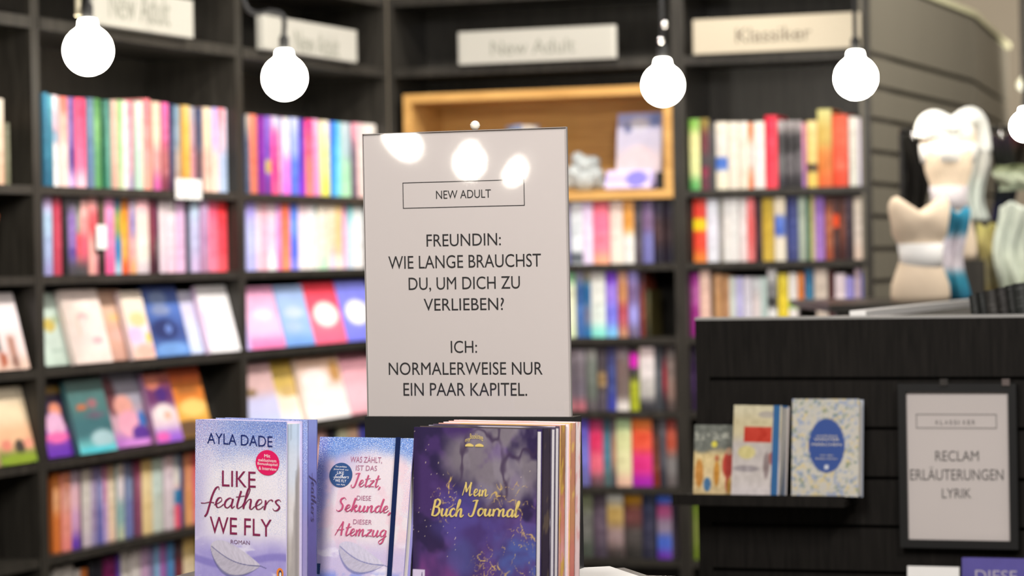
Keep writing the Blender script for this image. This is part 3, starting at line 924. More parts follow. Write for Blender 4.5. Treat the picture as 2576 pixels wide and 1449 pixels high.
g = 'face-out books on the sloping boards'
face_row(LEFT, ZS[2], 0, 450, z1, [
    (338, 560, 1350, .196, .021, 'cadcd0,d0e4d8,d4e6dc,cce0d4', [(.4, .55, .22, .1, 'd8c060'), (.62, .62, .12, .06, 'b4c4a0'), (.5, .2, .2, .02, 'b0c8bc')], 'mint green face-out book with yellow flower, beside the outer upright'),
    (556, 828, 1335, .202, .0, 'f4e0d8,f6e2da,f6e4de,f6e2da', [(.46, .62, .16, .06, 'ecb4b8'), (.45, .42, .2, .22, 'eedcd8'), (.72, .3, .16, .06, 'ecb0b8'), (.3, .5, .05, .16, 'dcd0c0')], 'pale pink face-out book with faint flower wreath, third row'),
    (822, 992, 1308, .198, .021, 'd8ac94,dcb49c,d8a894,cc9c8c', [(.5, .6, .3, .06, 'e8bc84'), (.5, .35, .4, .1, 'e0b0a4')], 'tan face-out book between the pale pink and the cream one'),
    (984, 1142, 1290, .192, .0, 'f4e4d4,f6e6d4,f0d8ec,f4ccbc', [(.55, .58, .4, .12, 'f4d49c'), (.3, .35, .35, .12, 'dcc0f0'), (.85, .3, .12, .1, 'e0c848'), (.6, .12, .5, .1, 'f4b8a8')], 'cream face-out book with lilac and orange clouds'),
    (1144, 1396, 1275, .204, .021, '4866bc,5478c8,40589c,6494dc', [(.4, .82, .28, .12, '8ca4d8'), (.42, .65, .3, .08, '90a0cc'), (.42, .38, .4, .16, '2c3c78'), (.52, .38, .1, .07, '7898e8'), (.5, .1, .5, .1, '78a8ec')], 'deep blue face-out book with pale lettering blur and moon'),
    (1399, 1537, 1262, .186, .021, 'dcdcf4,dcd8f8,d4dcf8,ccd8f8', [], 'pale lilac face-out book partly behind the white one'),
    (1538, 1786, 1250, .200, .0, 'f4f0f4,f8f6f8,f8f4fa,f6f4f8', [(.1, .4, .12, .3, 'f4d8f0'), (.5, .6, .3, .1, 'eeeaf4')], 'plain white face-out book next to the middle upright')], g)
z8 = 2.64
face_row(LEFT, ZS[3], 0, 900, z8, [
    (328, 542, 652, .198, .021, '2c2420,3c2c50,8c48b0,6c34b4', [(.5, .9, .5, .06, '8c6c2c'), (.5, .62, .2, .12, 'f09878'), (.42, .42, .34, .2, 'e8b4d8'), (.4, .26, .4, .08, 'f06cb0'), (.75, .5, .06, .16, '302c3c')], 'purple face-out book with pink figures and gold lettering at the top'),
    (538, 784, 620, .202, .0, '567874,4c7878,3c6c74,78ccd0', [(.3, .62, .14, .05, 'c46c40'), (.6, .66, .14, .07, 'a06870'), (.62, .5, .3, .04, '6c5c70'), (.68, .18, .34, .13, 'a8c8d0'), (.5, .04, .6, .05, '54c8d8')], 'teal face-out book with red leaves and cyan foot'),
    (782, 1062, 592, .208, .021, '9c9cac,a8a4b4,c8a0b0,b874c8', [(.1, .7, .16, .3, '6c3c44'), (.35, .55, .24, .16, 'e8a498'), (.42, .3, .3, .2, 'f0a8c0'), (.72, .34, .1, .14, '3c74c0'), (.62, .16, .22, .12, '5c3498'), (.6, .04, .5, .06, 'd88ce0')], 'grey face-out book with embracing couple in pink'),
    (1052, 1222, 560, .200, .0, 'b05848,6c3468,e4ccd8,9c64d8', [(.3, .85, .3, .1, 'd88068'), (.55, .68, .25, .12, '4c2878'), (.5, .42, .42, .14, 'f4e4e4'), (.62, .38, .14, .06, 'f0a890'), (.25, .08, .3, .08, 'e864b8')], 'purple and white face-out book beside the orange one'),
    (1214, 1420, 535, .205, .021, 'e45c24,e88434,f0b050,806030', [(.5, .66, .4, .06, 'b87034'), (.55, .42, .45, .14, 'f8d078'), (.3, .14, .5, .12, '6c5038')], 'orange face-out book with sunset glow')], g)
face_row(LEFT, ZS[2], 500, 760, z2, [
    (490, 885, 425, .192, .0, 'f0a8d0,f4bce0,f8c4e8,f484bc', [(.04, .4, .12, .6, 'c8b4f0'), (.6, .55, .3, .1, 'fcdcf0')], 'pink glitter face-out book beside the middle upright'),
    (898, 1186, 395, .192, .0, 'a0b8e4,a4c0f0,9cbcf0,78a4e8', [(.5, .55, .35, .1, 'c4d4f4'), (.4, .32, .3, .1, 'acc4f4')], 'light blue glitter face-out book next to the pink one'),
    (1192, 1508, 362, .200, .0, 'e03848,f05870,f87890,f46c8c', [(.52, .47, .42, .22, 'fff6ee')], 'red face-out book with a round white patch'),
    (1514, 1830, 335, .202, .0, '8c90f4,8488f0,888cf4,7c80ec', [(.5, .47, .4, .22, 'fafaff')], 'indigo face-out book with white patch, cut off by the white sign')], g)
face_row(LEFT, ZS[3], 500, 760, z2, [
    (505, 862, 1215, .2, .0, 'd4acac,d8b4b4,c8c8ec,c4d0f4', [(.3, .55, .2, .06, '8c7450')], 'lilac face-out book above the glitter paperbacks'),  # mauve upper half carries the shelf's shadow in its colour
    (858, 1126, 1170, .2, .021, 'd4b048,d4b460,f4e8d4,fcf6ec', [(.5, .5, .4, .1, 'd0b070')], 'mustard and cream face-out book, fourth row'),
    (1122, 1545, 1130, .203, .0, 'd8b098,e8ccc0,f8ece8,f8f4f4', [(.35, .62, .34, .2, 'fce8e4'), (.85, .75, .14, .2, 'c09058')], 'peach and white face-out book below the red one'),
    (1548, 1850, 1095, .203, .021, 'f8a8b8,f8b8c4,fcc4d0,f8b4c0', [], 'plain pink face-out book, cut off by the white sign')], g)
g2 = 'face-out books in the outer bay'
face_row(LEFT, ZS[2], 0, 450, z1, [(-330, 222, 1390, .2, .0, 'f0e4e4,f4e8ec,f0dcdc,e8c8b8', [(.64, .34, .05, .16, '2c4c4c'), (.66, .14, .06, .12, 'b05c40'), (.82, .3, .07, .16, 'b48474'), (.84, .1, .06, .1, '8c6458')], 'white face-out book with a thin dark tree, third row of the outer bay')], g2)
face_row(LEFT, ZS[3], 0, 900, z8, [
    (14, 286, 715, .2, .0, 'ecdcc0,f4dcb8,f4c098,5c7828', [(.25, .25, .16, .08, 'e88c78'), (.6, .22, .16, .1, '443c34'), (.85, .25, .14, .08, 'f0a088'), (.5, .06, .6, .08, '8ca42c')], 'peach face-out book with green meadow foot, fourth row of the outer bay'),
    (-300, 30, 730, .2, .021, 'c89878,f0b888,e89c74,6c7c28', [], 'sliver of orange face-out book behind the peach one')], g2)
# the slanting book of the outer bay
t_, _ = LEFT.hit(-62, 690, .03)
spine_book(LEFT.at(t_, .04, ZS[1] + .001), LEFT.yaw, .07, .165, .12, ['8c4828', 'f0e0c8', 'f4e8d4', 'f0e4d0'], 'cream book with brown top slanting in the outer bay', 'spines in the outer bay', math.radians(24))


def tag_card(wall, x0, x1, y0, y1, n, label):
    a, za = wall.hit(x0, y1, n)
    b, zb = wall.hit(x1, y0, n)
    o = MB().box(0, b - a, 0, .002, 0, zb - za).obj('price_tag', WHITE)
    o.location = wall.at(a, n, za)
    o.rotation_euler = (0, 0, wall.yaw)
    tag(o, label, 'price tag')


tag_card(LEFT, 443, 507, 452, 500, -.0045, 'white card clipped to the shelf edge in the biggest-bulb bay')
tag_card(LEFT, 244, 268, 566, 627, .017, 'small white sticker on a dark spine, second row of the biggest-bulb bay')

# ------------------------------------------------------------------ oak box and what stands in it
ta, zt = BACK.hit(1014, 237, -.004)
tb, zt2 = BACK.hit(1701, 212, -.004)
tb = min(tb, TB[1] - .021)
ta = max(ta, TB[0] + .021)
ztop = (zt + zt2) / 2
zb = ZS[0] - .022
W, H, th, D = tb - ta, ztop - zb, .028, .28
box = thing('display_box', 'oak display box set into the shelf behind the white sign', 'display box', BACK.at(ta, -.004, zb), BACK.yaw)
MB().box(0, W, 0, D, 0, th).obj('bottom_panel', OAK, box)
MB().box(0, W, 0, D, H - th, H).obj('top_panel', OAK, box)
MB().box(0, th, 0, D, th, H - th).obj('side_panel', OAK, box)
MB().box(W - th, W, 0, D, th, H - th).obj('side_panel', OAK, box)
MB().box(th, W - th, D - .01, D, th, H - th).obj('back_panel', OAK, box)
ZF = zb + th + .001


def box_book(px, n, W, H, T, yaw, beta, cols, blobs, label, **kw):
    t, _ = BACK.hit(px, 460, n)
    M = Matrix.Translation(BACK.at(t, n, ZF + T * math.sin(math.radians(beta)))) @ Matrix.Rotation(BACK.yaw + math.radians(yaw), 4, 'Z') @ Matrix.Rotation(-math.radians(beta), 4, 'X')
    return face_book(M, W, H, T, art(cols.split(','), blobs, seed=int(px)), label, 'things shown in the oak box', **kw)


box_book(1076, .10, .142, .185, .02, 0, 8, 'c4ccf4,b4bce8,a0a8d8', [], 'lilac book in the oak box, only its top edge above the white sign')
box_book(1276, .13, .10, .222, .066, -40, 0, 'a8c4f0,7898e0,5c7cc8', [(.5, .8, .4, .1, 'c8d8f4')], 'thick blue book turned to show cream pages in the oak box')
box_book(1548, .09, .148, .248, .02, 0, 9, 'b0b8ec,d8d4ec,ecdce4,c8b8e8', [(.25, .8, .1, .07, '5c68a0'), (.5, .85, .24, .1, 'e4e4f4'), (.85, .9, .12, .1, '88a0e0'), (.5, .4, .36, .2, 'f0dce4'), (.3, .14, .3, .1, 'a098e0')], 'tall lilac book leaning in the oak box under the third bulb')
box_book(1520, .015, .152, .065, .014, 0, 30, 'd8ccf0,c0b4f0,e4d4f0', [(.68, .5, .26, .5, '8078dc')], 'small lilac booklet propped at the front of the oak box')
# grey coral-like ornament
oc, _ = BACK.hit(1468, 460, .08)
orn = MB()
rnd = random.Random(3)
blobs_ = [(0, .0, .035, .042), (-.03, .0, .055, .032), (.032, .0, .05, .032), (.0, .0, .082, .033), (-.02, .0, .105, .022), (.03, .0, .092, .022), (-.048, 0, .03, .02), (.046, 0, .026, .02)]
ICO = None
for bx, by, bz, r in blobs_:
    n_ = 12
    vs, fs = [], []
    for j in range(1, n_):
        for k in range(16):
            a_, b_ = math.pi * j / n_, 2 * math.pi * k / 16
            rr = r * (1 + .13 * math.sin(5 * b_ + bz * 90) * math.sin(4 * a_))
            vs.append((bx + rr * math.sin(a_) * math.cos(b_), by + rr * math.sin(a_) * math.sin(b_), max(bz - rr * math.cos(a_), .0)))
    for j in range(n_ - 2):
        for k in range(16):
            k2 = (k + 1) % 16
            fs.append((j * 16 + k, j * 16 + k2, (j + 1) * 16 + k2, (j + 1) * 16 + k))
    fs.append(tuple(range(15, -1, -1)))
    fs.append(tuple(range((n_ - 2) * 16, (n_ - 1) * 16)))
    orn.add(vs, fs)
o = orn.obj('ornament', plain('pale_grey_ceramic', (.40, .43, .43), .5, .3, var=.3, scale=40), None, True)
o.location = BACK.at(oc, .09, ZF)
tag(o, 'pale grey knobbly ornament in the oak box beside the white sign', 'ornament', 'things shown in the oak box')
ea, _ = BACK.hit(1648, 460, .06)
es = thing('easel', 'small black easel foot in the corner of the oak box', 'easel', BACK.at(ea, .07, ZF), BACK.yaw, 'things shown in the oak box')
MB().box(0, .035, 0, .006, 0, .055).obj('backrest', BLACKPLASTIC, es)
MB().box(0, .035, -.03, 0, 0, .006).obj('foot', BLACKPLASTIC, es)

# ------------------------------------------------------------------ hanging bulbs
def bulb(P, R, label, cords=True, glints=(), cord_path=None, pale=False, glass=None):
    """P: centre of the globe"""
    t = thing('pendant_bulb', label, 'bulb', P, 0, 'bare globe bulbs on cords')
    prof = [(R * math.cos(a) + 1e-4, R * math.sin(a)) for a in [math.radians(q) for q in range(-88, 64, 7)]]
    prof += [(R * .41, R * .95), (R * .385, R * 1.02), (R * .38, R * 1.18), (R * .345, R * 1.27), (R * .22, R * 1.31)]
    MB().lathe(prof, 36).obj('globe', glass or GLOBE, t, True)
    MB().lathe([(R * .2, R * 1.28), (R * .235, R * 1.34), (R * .235, R * 1.86), (R * .19, R * 1.96), (R * .08, R * 2.0)], 20).obj('socket', RUBBER, t, True)
    path = [Vector((0, 0, R * 1.98)), Vector((0, 0, R * 2.6))]
    if cord_path:
        path = [Vector((0, 0, R * 1.98))] + [Vector(q) for q in cord_path]
    path.append(Vector((path[-1].x, path[-1].y, 3.6 - P.z)))
    pts = [Vector(q) for q in spline([tuple(q) for q in path[:-1]], 5)] + [path[-1]] if len(path) > 3 else path
    MB().tube(pts, .0065).obj('cord', RUBBER, t, True)
    if pale:
        MB().tube([(-R * .39, 0, R * 1.45), (-R * .39, 0, 3.6 - P.z)], .0075).obj('pale_cord', plain('cream_cord', (.62, .56, .40), .6), t, True)
    for gx, gz in glints:
        MB().lathe([(.003, -.009), (.008, -.005), (.009, 0), (.008, .005), (.003, .009)], 14).obj('ring', CHROME, t, True).location = (gx, -.016, gz)
    return t


DIMGLOBE = emit('dim_yellow_glass', (1.0, .95, .55), 1.0)


def bulb_px(px, py, D, label, **kw):
    Y = FPX * .125 / D
    return bulb(at_depth(px, py, Y), .055, label, **kw)


bulb_px(222, 127, 137, 'biggest globe bulb, hanging before the outermost section sign', pale=True)
bulb_px(716, 196, 122, 'globe bulb hanging in front of the second section sign, cord looping aside', cord_path=[(.0, 0, .155), (-.03, 0, .172), (-.075, 0, .168), (-.102, 0, .2), (-.104, 0, .3)])
bulb_px(1668, 214, 114, 'globe bulb hanging before the oak box corner', glints=((.006, .165), (-.004, .122)))
bulb_px(2153, 196, 117, 'globe bulb hanging at the end of the classics sign')
bulb(at_depth(2579, 318, 7.3), .037, 'globe bulb cut off by the photo edge above the fabrics')
bulb(at_depth(2572, 213, 13.5), .026, 'far small yellowish bulb beside the slatted wall end', glass=DIMGLOBE)
# ------------------------------------------------------------------ slatted wall beyond the bookcases
SLAT = plain('olive_slat_laminate', (.135, .122, .092), .45, .4, var=.12, scale=4, stretch=(1, 1, .3))
SLATCAP = plain('pale_cap_strip', (.50, .48, .30), .5)


def slat_wall(name, wall, L, zs, z0, z1_, capd=.05):
    m = MB()
    M = Matrix.Translation(wall.o) @ Matrix.Rotation(wall.yaw, 4, 'Z')
    zz = [z0] + zs + [z1_]
    for a, b in zip(zz[:-1], zz[1:]):
        m.box(.006, L - .009, 0, .024, a + .008, b - .008)
    m.box(0, L, .022, .036, z0, z1_)
    o = m.obj(name, SLAT)
    o.matrix_world = M
    struct(o)
    return M


R0 = BACK.at(TB[2] + .004, .004, 0)
seams = [EYE + .61 - .1 * k for k in range(15, -1, -1)]
RW = Wall((SN, CS), (-CS, SN), R0)
L1 = RW.hit(2449, 200)[0]
M1 = slat_wall('wall_right', RW, L1, seams, .3, EYE + .845)
p1 = RW.at(L1, 0, 0)
p2 = Vector((.1796 * 11.7, 11.7, 0))
d2 = (p2 - p1).normalized()
RW2 = Wall((d2.x, d2.y), (-d2.y, d2.x), p1)
M2 = slat_wall('wall_far_right', RW2, (p2 - p1).length, seams, .3, EYE + .845)
for nm, M, L in (('trim_1', M1, L1), ('trim_2', M2, (p2 - p1).length)):
    o = MB().box(0, L, -.012, .06, EYE + .845, EYE + .865).obj(nm, SLATCAP)
    o.matrix_world = M
    struct(o)

# ------------------------------------------------------------------ slatwall counter
P0 = at_depth(1748, 806, 5.18)
CW = Wall((CS, -SN), (SN, CS), Vector((P0.x, P0.y, 0)))
ZC = P0.z
cl = CW.hit(2720, 806)[0]
zt_ = CW.hit(2130, 803)[0]
counter = thing('slatwall_counter', 'black slatwall counter with grooved front, carrying the framed classics notice', 'counter', CW.o, CW.yaw)
sl = [ZC - CW.hit(2000, 806)[1] for _ in (0,)]
slots = [CW.hit(x, y)[1] for x, y in ((1990, 953), (2210, 1078), (2210, 1203), (2210, 1325), (2210, 1441))]
slots += [slots[-1] - .0905 * k for k in range(1, 9)]
m = MB()
zz = [ZC] + slots + [.02]
for a, b in zip(zz[:-1], zz[1:]):
    if a - b > .02:
        m.box(.027, cl, 0, .014, b + .0035, a - (.0035 if a != ZC else 0))
m.box(.02, cl, .012, .03, .02, ZC)
m.obj('slat_panel', COUNTERWOOD, counter)
MB().box(0, .0268, 0, .03, 0, ZC).obj('side_stile', COUNTERWOOD, counter)
TOPGREY = plain('grey_edge_trim', (.34, .335, .32), .4)
MB().box(0, cl, -.001, .031, ZC + .0002, ZC + .005).obj('edge_trim', TOPGREY, counter)
MB().box(zt_, cl, .032, 1.18, ZC - .02, ZC).obj('top_panel', COUNTERWOOD, counter)
MB().box(zt_ - .002, zt_ + .028, .032, 1.18, ZC + .0003, ZC + .014).obj('white_lip', WHITE, counter)
MB().box(zt_, zt_ + .02, .05, 1.16, 0, ZC - .021).obj('side_panel', COUNTERWOOD, counter)
MB().box(zt_ + .02, cl, 1.14, 1.16, 0, ZC - .021).obj('back_panel', COUNTERWOOD, counter)

# black-spined booklets on the counter
bb = [(2444, 2462, 744, '2a2c2a'), (2464, 2483, 737, '1c1e1c'), (2485, 2510, 732, '34322f'), (2512, 2537, 725, '282624'), (2539, 2556, 719, '1e1f1d'), (2558, 2590, 714, '2c2e2c')]
for i, (x0, x1, yt, c) in enumerate(bb):
    a, _ = CW.hit(x0, 796, .07)
    b, z = CW.hit(x1, yt, .07)
    spine_book(CW.at(a, .07, ZC + .0005), CW.yaw, b - a, z - ZC, .09, [c, c, c], 'black-spined booklet leaning on the counter, ' + ORD[i] + ' from the white lip', 'black booklets on the counter', math.radians(-7), seed=i)

# ledge with three books
zl = CW.hit(1700, 1252, -.1)[1]
l0 = CW.hit(1692, 1252, -.1)[0]
l1 = CW.hit(2125, 1268, -.1)[0]
ledge = thing('ledge', 'black ledge hooked into the slatwall, carrying three small books', 'ledge', CW.at(l0, 0, zl - .013), CW.yaw)
MB().box(0, l1 - l0, -.1, -.001, 0, .012).obj('board', COUNTERWOOD, ledge)
MB().box(0, l1 - l0, -.104, -.1, 0, .02).obj('lip', COUNTERWOOD, ledge)


def counter_book(px, n, W, H, T, yaw, beta, paint, label, **kw):
    t, _ = CW.hit(px, 1250, n)
    M = Matrix.Translation(CW.at(t, n, zl + T * math.sin(math.radians(beta)) + .0005)) @ Matrix.Rotation(CW.yaw + math.radians(yaw), 4, 'Z') @ Matrix.Rotation(-math.radians(beta), 4, 'X')
    return face_book(M, W, H, T, paint, label, 'small books on the slatwall ledge', nx=50, nz=70, **kw), M


def paintA(U, V):
    C = gradient(V, ['6c706c', '7c7c70', 'e0c890', 'e8d0a0', 'd8c090'])
    C = mixc(C, hx('70746c'), sm(.6, .68, V + .04 * np.sin(U * 9)))
    for u, v, ru, rv, c in ((.74, .42, .13, .2, 'c03828'), (.74, .16, .05, .14, 'c84830'), (.88, .16, .05, .14, 'c84830'), (.76, .62, .07, .06, 'd8b090'), (.5, .3, .07, .2, 'd09030'), (.5, .52, .05, .05, 'c87850'), (.3, .14, .09, .11, '4c7ca8'), (.12, .3, .1, .22, 'c88838'), (.78, .12, .06, .12, 'd0a040'), (.44, .72, .07, .05, 'd8cc48'), (.86, .55, .06, .06, 'c06050')):
        C = mixc(C, hx(c), 1 - sm(.5, 1.2, ((U - u) / ru) ** 2 + ((V - v) / rv) ** 2))
    C = mixc(C, hx('d8d8c8'), .5 * (fbm(U * 16, V * 22, 3) > .58) * (V > .78) * (V < .9))
    C = C + (fbm(U * 14, V * 20, 5)[..., None] - .5) * .22
    return lin(np.clip(C, 0, 1)) * ALB


def paintB(U, V):
    C = gradient(V, ['e0d8b8', 'dccfa8', 'd0c8c4', 'dcd4d0', 'e4dcdc'])
    C = mixc(C, hx('d04434'), (np.abs(U - .52) < .29) * (np.abs(V - .68) < .085))
    for u, v, ru, rv, c in ((.3, .48, .2, .08, 'e4d890'), (.86, .42, .12, .08, 'a86058'), (.72, .34, .07, .16, '948484'), (.88, .12, .06, .12, '6c5c3c'), (.3, .3, .3, .04, 'a8a0a4'), (.7, .9, .2, .04, 'b8b0a8')):
        C = mixc(C, hx(c), .9 * (1 - sm(.5, 1.2, ((U - u) / ru) ** 2 + ((V - v) / rv) ** 2)))
    C = C + (fbm(U * 12, V * 16, 8)[..., None] - .5) * .14
    return lin(np.clip(C, 0, 1)) * ALB


def paintC(U, V):
    C = gradient(V, ['c4c2b8', 'c8c4ba', 'ccc8bc', 'cac6bc'])
    a, b, c_ = fbm(U * 18, V * 24, 11), fbm(U * 20, V * 28, 21), fbm(U * 22, V * 30, 31)
    C = mixc(C, hx('d8c48c'), .8 * sm(.6, .68, a))
    C = mixc(C, hx('94a2c0'), .8 * sm(.58, .66, b))
    C = mixc(C, hx('5c7868'), .6 * sm(.66, .72, c_))
    d = ((U - .52) / .27) ** 2 + ((V - .52) / .28) ** 2
    C = mixc(C, hx('2c4c94'), 1 - sm(.95, 1.03, d))
    C = mixc(C, hx('d0d4e0'), (1 - sm(.6, 1.2, ((U - .52) / .035) ** 2 + ((V - .3) / .025) ** 2)))
    return lin(np.clip(C, 0, 1)) * ALB


counter_book(1744, -.042, .088, .128, .012, 0, 8, paintA, 'small picture book with grey sky and little figures, first on the ledge')
kb, MBk = counter_book(1839, -.075, .099, .165, .03, -14, 6, paintB, 'cream notebook with red label and blue elastic band, middle of the ledge')
MB().box(.083, .096, -.0012, .031, .0004, .1656).obj('elastic_band', plain('blue_elastic', (.03, .13, .32), .6), kb)
tm = MB()
tc_, MC = counter_book(1991, -.078, .124, .176, .034, 0, 6, paintC, 'pale floral hardcover with blue oval label, last on the ledge')
CREAMINK = plain('cream_ink', (.62, .58, .48), .5)
for q, (body, a, b, z0, z1_) in enumerate((('wunderbare', .36, .68, .612, .632), ('WINTER', .33, .71, .57, .598), ('MÄRCHEN', .30, .74, .518, .55), ('von den', .42, .62, .415, .43), ('Brüdern Grimm', .36, .68, .378, .396))):
    put_text(tm, body, .124 * a, .124 * b, .176 * z0, .176 * z1_, -.0006)
tm.obj('lettering', CREAMINK, tc_)

# framed notice
nf = -.026
a0, zA = CW.hit(2258, 966, nf)
a1, zB_ = CW.hit(2562, 1383, nf)
fr = thing('framed_notice', 'black framed notice about poetry guides, clipped to the slatwall counter', 'framed sign', CW.at(a0, nf, zB_), CW.yaw)
FW, FH, fb = a1 - a0, zA - zB_, .0145
m = MB()
m.box(0, fb, 0, .018, 0, FH).box(FW - fb, FW, 0, .018, 0, FH).box(fb, FW - fb, 0, .018, 0, fb).box(fb, FW - fb, 0, .018, FH - fb, FH)
m.obj('frame', BLACKPLASTIC, fr)
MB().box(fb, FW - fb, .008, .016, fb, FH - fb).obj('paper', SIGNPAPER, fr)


def clx(px, py, n=nf + .0075):
    t, z = CW.hit(px, py, n)
    return t - a0, z - zB_


tm = MB()
for body, x0, x1, y0, y1, sl_ in (('RECLAM', 2353, 2462, 1134, 1160, 0), ('ERLÄUTERUNGEN', 2290, 2524, 1174, 1208, 0), ('LYRIK', 2370, 2443, 1229, 1253, 0)):
    p, q = clx(x0, (y0 + y1) / 2 + (y1 - y0) / 2), clx(x1, (y0 + y1) / 2 - (y1 - y0) / 2)
    h_ = (y1 - y0) / 1400
    put_text(tm, body, p[0], q[0], p[1], p[1] + h_, .0074, (q[1] - h_ - p[1]) / (q[0] - p[0]))
xk0, xk1 = 2354, 2457
for i, ch in enumerate('KLASSIKER'):
    xa = xk0 + (xk1 - xk0) * i / 9
    p = clx(xa, 1068)
    wch = (2 if ch == 'I' else 7.5) / 1400
    put_text(tm, ch, p[0], p[0] + wch, p[1], p[1] + 11 / 1400, .0074)
p, q = clx(2305, 1077), clx(2507, 1042)
lw = .0011
tm.box(p[0], q[0], .0072, .0076, p[1], p[1] + lw).box(p[0], q[0], .0072, .0076, q[1] - lw, q[1]).box(p[0], p[0] + lw, .0072, .0076, p[1], q[1]).box(q[0] - lw, q[0], .0072, .0076, p[1], q[1])
tm.obj('lettering', GREYINK, fr)
for px in (2375, 2531):
    c0 = clx(px, 963, nf)
    MB().box(c0[0] - .007, c0[0] + .007, -.004, .022, FH - .003, FH + .009).obj('clip', CHROME, fr)

# lower ledge of the counter, its card and purple book
t2, z2_ = CW.hit(2416, 1408, -.075)
zl2 = z2_ - .19
led2 = thing('ledge', 'lower black ledge on the slatwall counter under the purple book', 'ledge', CW.at(t2 - .16, 0, zl2 - .013), CW.yaw)
MB().box(0, .42, -.1, -.001, 0, .012).obj('board', COUNTERWOOD, led2)
MB().box(0, .42, -.104, -.1, 0, .02).obj('lip', COUNTERWOOD, led2)
Mp = lean_frame(CW, t2, -.075, zl2 + .001, math.radians(4))
pb = face_book(Mp, .125, .1905, .02, art(['5c54a0', '544c98', '4c4490', '443c84']), 'purple book with pale lettering below the framed notice', None)
tm = MB()
put_text(tm, 'DIESE', .024, .098, .1905 - .041, .1905 - .021, -.0006)
tm.obj('lettering', plain('lilac_ink', (.42, .38, .46), .5), pb)
t3, z3_ = CW.hit(2279, 1428, -.07)
t4, _ = CW.hit(2411, 1428, -.07)
Mq = lean_frame(CW, t3, -.07, zl2 + .001, math.radians(4))
o = MB().box(0, t4 - t3 - .001, 0, .003, 0, z3_ - zl2).obj('card', WHITE)
o.matrix_world = Mq
tag(o, 'white card standing beside the purple book, only its top showing', 'card')

# ------------------------------------------------------------------ far display table, torsos and fabrics
YT = 7.15
ft = at_depth(2086, 767, YT)
FT = Wall((1, 0), (0, 1), Vector((ft.x, ft.y, 0)))
table2 = thing('display_table', 'dark display table behind the slatwall counter, carrying the dress forms', 'table', FT.o, 0)
MB().box(0, 1.1, 0, 1.0, ft.z - .02, ft.z).obj('table_top', BLACKWOOD, table2)
for x0, y0 in ((.02, .02), (1.03, .02), (.02, .93), (1.03, .93)):
    MB().box(x0, x0 + .05, y0, y0 + .05, 0, ft.z - .021).obj('leg', BLACKWOOD, table2)
LINEN = plain('linen_fabric', (.70, .57, .43), .8, .2, var=.06, scale=90)
ZT2 = ft.z + .001


def torso(name, px, Y, zbase, Hh, wt, ww, wh, label, turn=0.0, dip=.16, mat=LINEN):
    """armless dress form: dipped shoulder line, chest, waist, hips; one surface"""
    c = at_depth(px, 640, Y)
    t = thing(name, label, 'dress form', (c.x, c.y, zbase), turn)
    prof = [(0, wh * .96), (.06, wh * 1.0), (.16, wh * .97), (.28, wh * .82), (.38, ww * 1.06), (.45, ww), (.54, ww * 1.12), (.64, ww * 1.42), (.75, wt * .93), (.85, wt), (.93, wt * .99), (.98, wt * .9), (1.0, wt * .76)]
    seg = 40
    vs, fs = [], []
    for s_, r in prof:
        for k in range(seg):
            a = 2 * math.pi * k / seg
            ca, sa = math.cos(a), math.sin(a)
            zt = Hh * (1 - dip * (1 - abs(ca) ** 1.3) * sm(.55, 1.0, s_))
            dep = r * (.62 + .12 * math.sin(s_ * 5) ** 2)
            bust = .018 * math.exp(-((s_ - .74) / .1) ** 2) * max(0, -sa) * (abs(ca) * 1.6) if sa < 0 else 0
            vs.append((r * ca, dep * sa - bust, zt * s_))
    n = len(prof)
    for j in range(n - 1):
        for k in range(seg):
            k2 = (k + 1) % seg
            fs.append((j * seg + k, j * seg + k2, (j + 1) * seg + k2, (j + 1) * seg + k))
    # close the top with a saddle between the shoulders
    b = (n - 1) * seg
    for k in range(seg // 4):
        pass
    half = [b + k for k in range(seg)]
    for k in range(seg // 2):
        i0, i1 = half[k], half[k + 1] if k + 1 < seg else half[0]
        j0, j1 = half[(seg - k) % seg], half[(seg - k - 1) % seg]
        if len({i0, i1, j0, j1}) == 4:
            fs.append((i0, i1, j1, j0))
        elif len({i0, i1, j0, j1}) == 3:
            q = []
            for v_ in (i0, i1, j1, j0):
                if v_ not in q:
                    q.append(v_)
            fs.append(tuple(q))
    fs.append(tuple(range(seg - 1, -1, -1)))
    o = MB().add(vs, fs).obj('body', mat, t, True)
    return t, prof


t1_, _ = torso('dress_form', 2314, 7.32, ZT2, .278, .082, .052, .080, 'beige armless dress form wearing a white paper band round its waist', math.radians(8))
m = MB()
m.lathe([(.0575, .088), (.0565, .118), (.0625, .153)], 40, sy=.72)
m.obj('paper_band', WHITE, t1_, True).location = (.002, -.003, 0)
ris = thing('riser', 'dark riser block under the rear dress form', 'riser', tuple(at_depth(2396, 700, 7.62).xy) + (ZT2,), 0)
MB().rbox(-.08, .08, -.06, .06, 0, .105, .006).obj('block', BLACKWOOD, ris)
t2_, _ = torso('dress_form', 2390, 7.62, ZT2 + .106, .375, .076, .044, .074, 'rear beige dress form standing higher, with white shawl over its chest', math.radians(-6))
m = MB().lathe([(.0545, .140), (.049, .17), (.0535, .203)], 36, sy=.75)
m.obj('grey_band', plain('lilac_grey_band', (.50, .46, .48), .7), t2_, True)


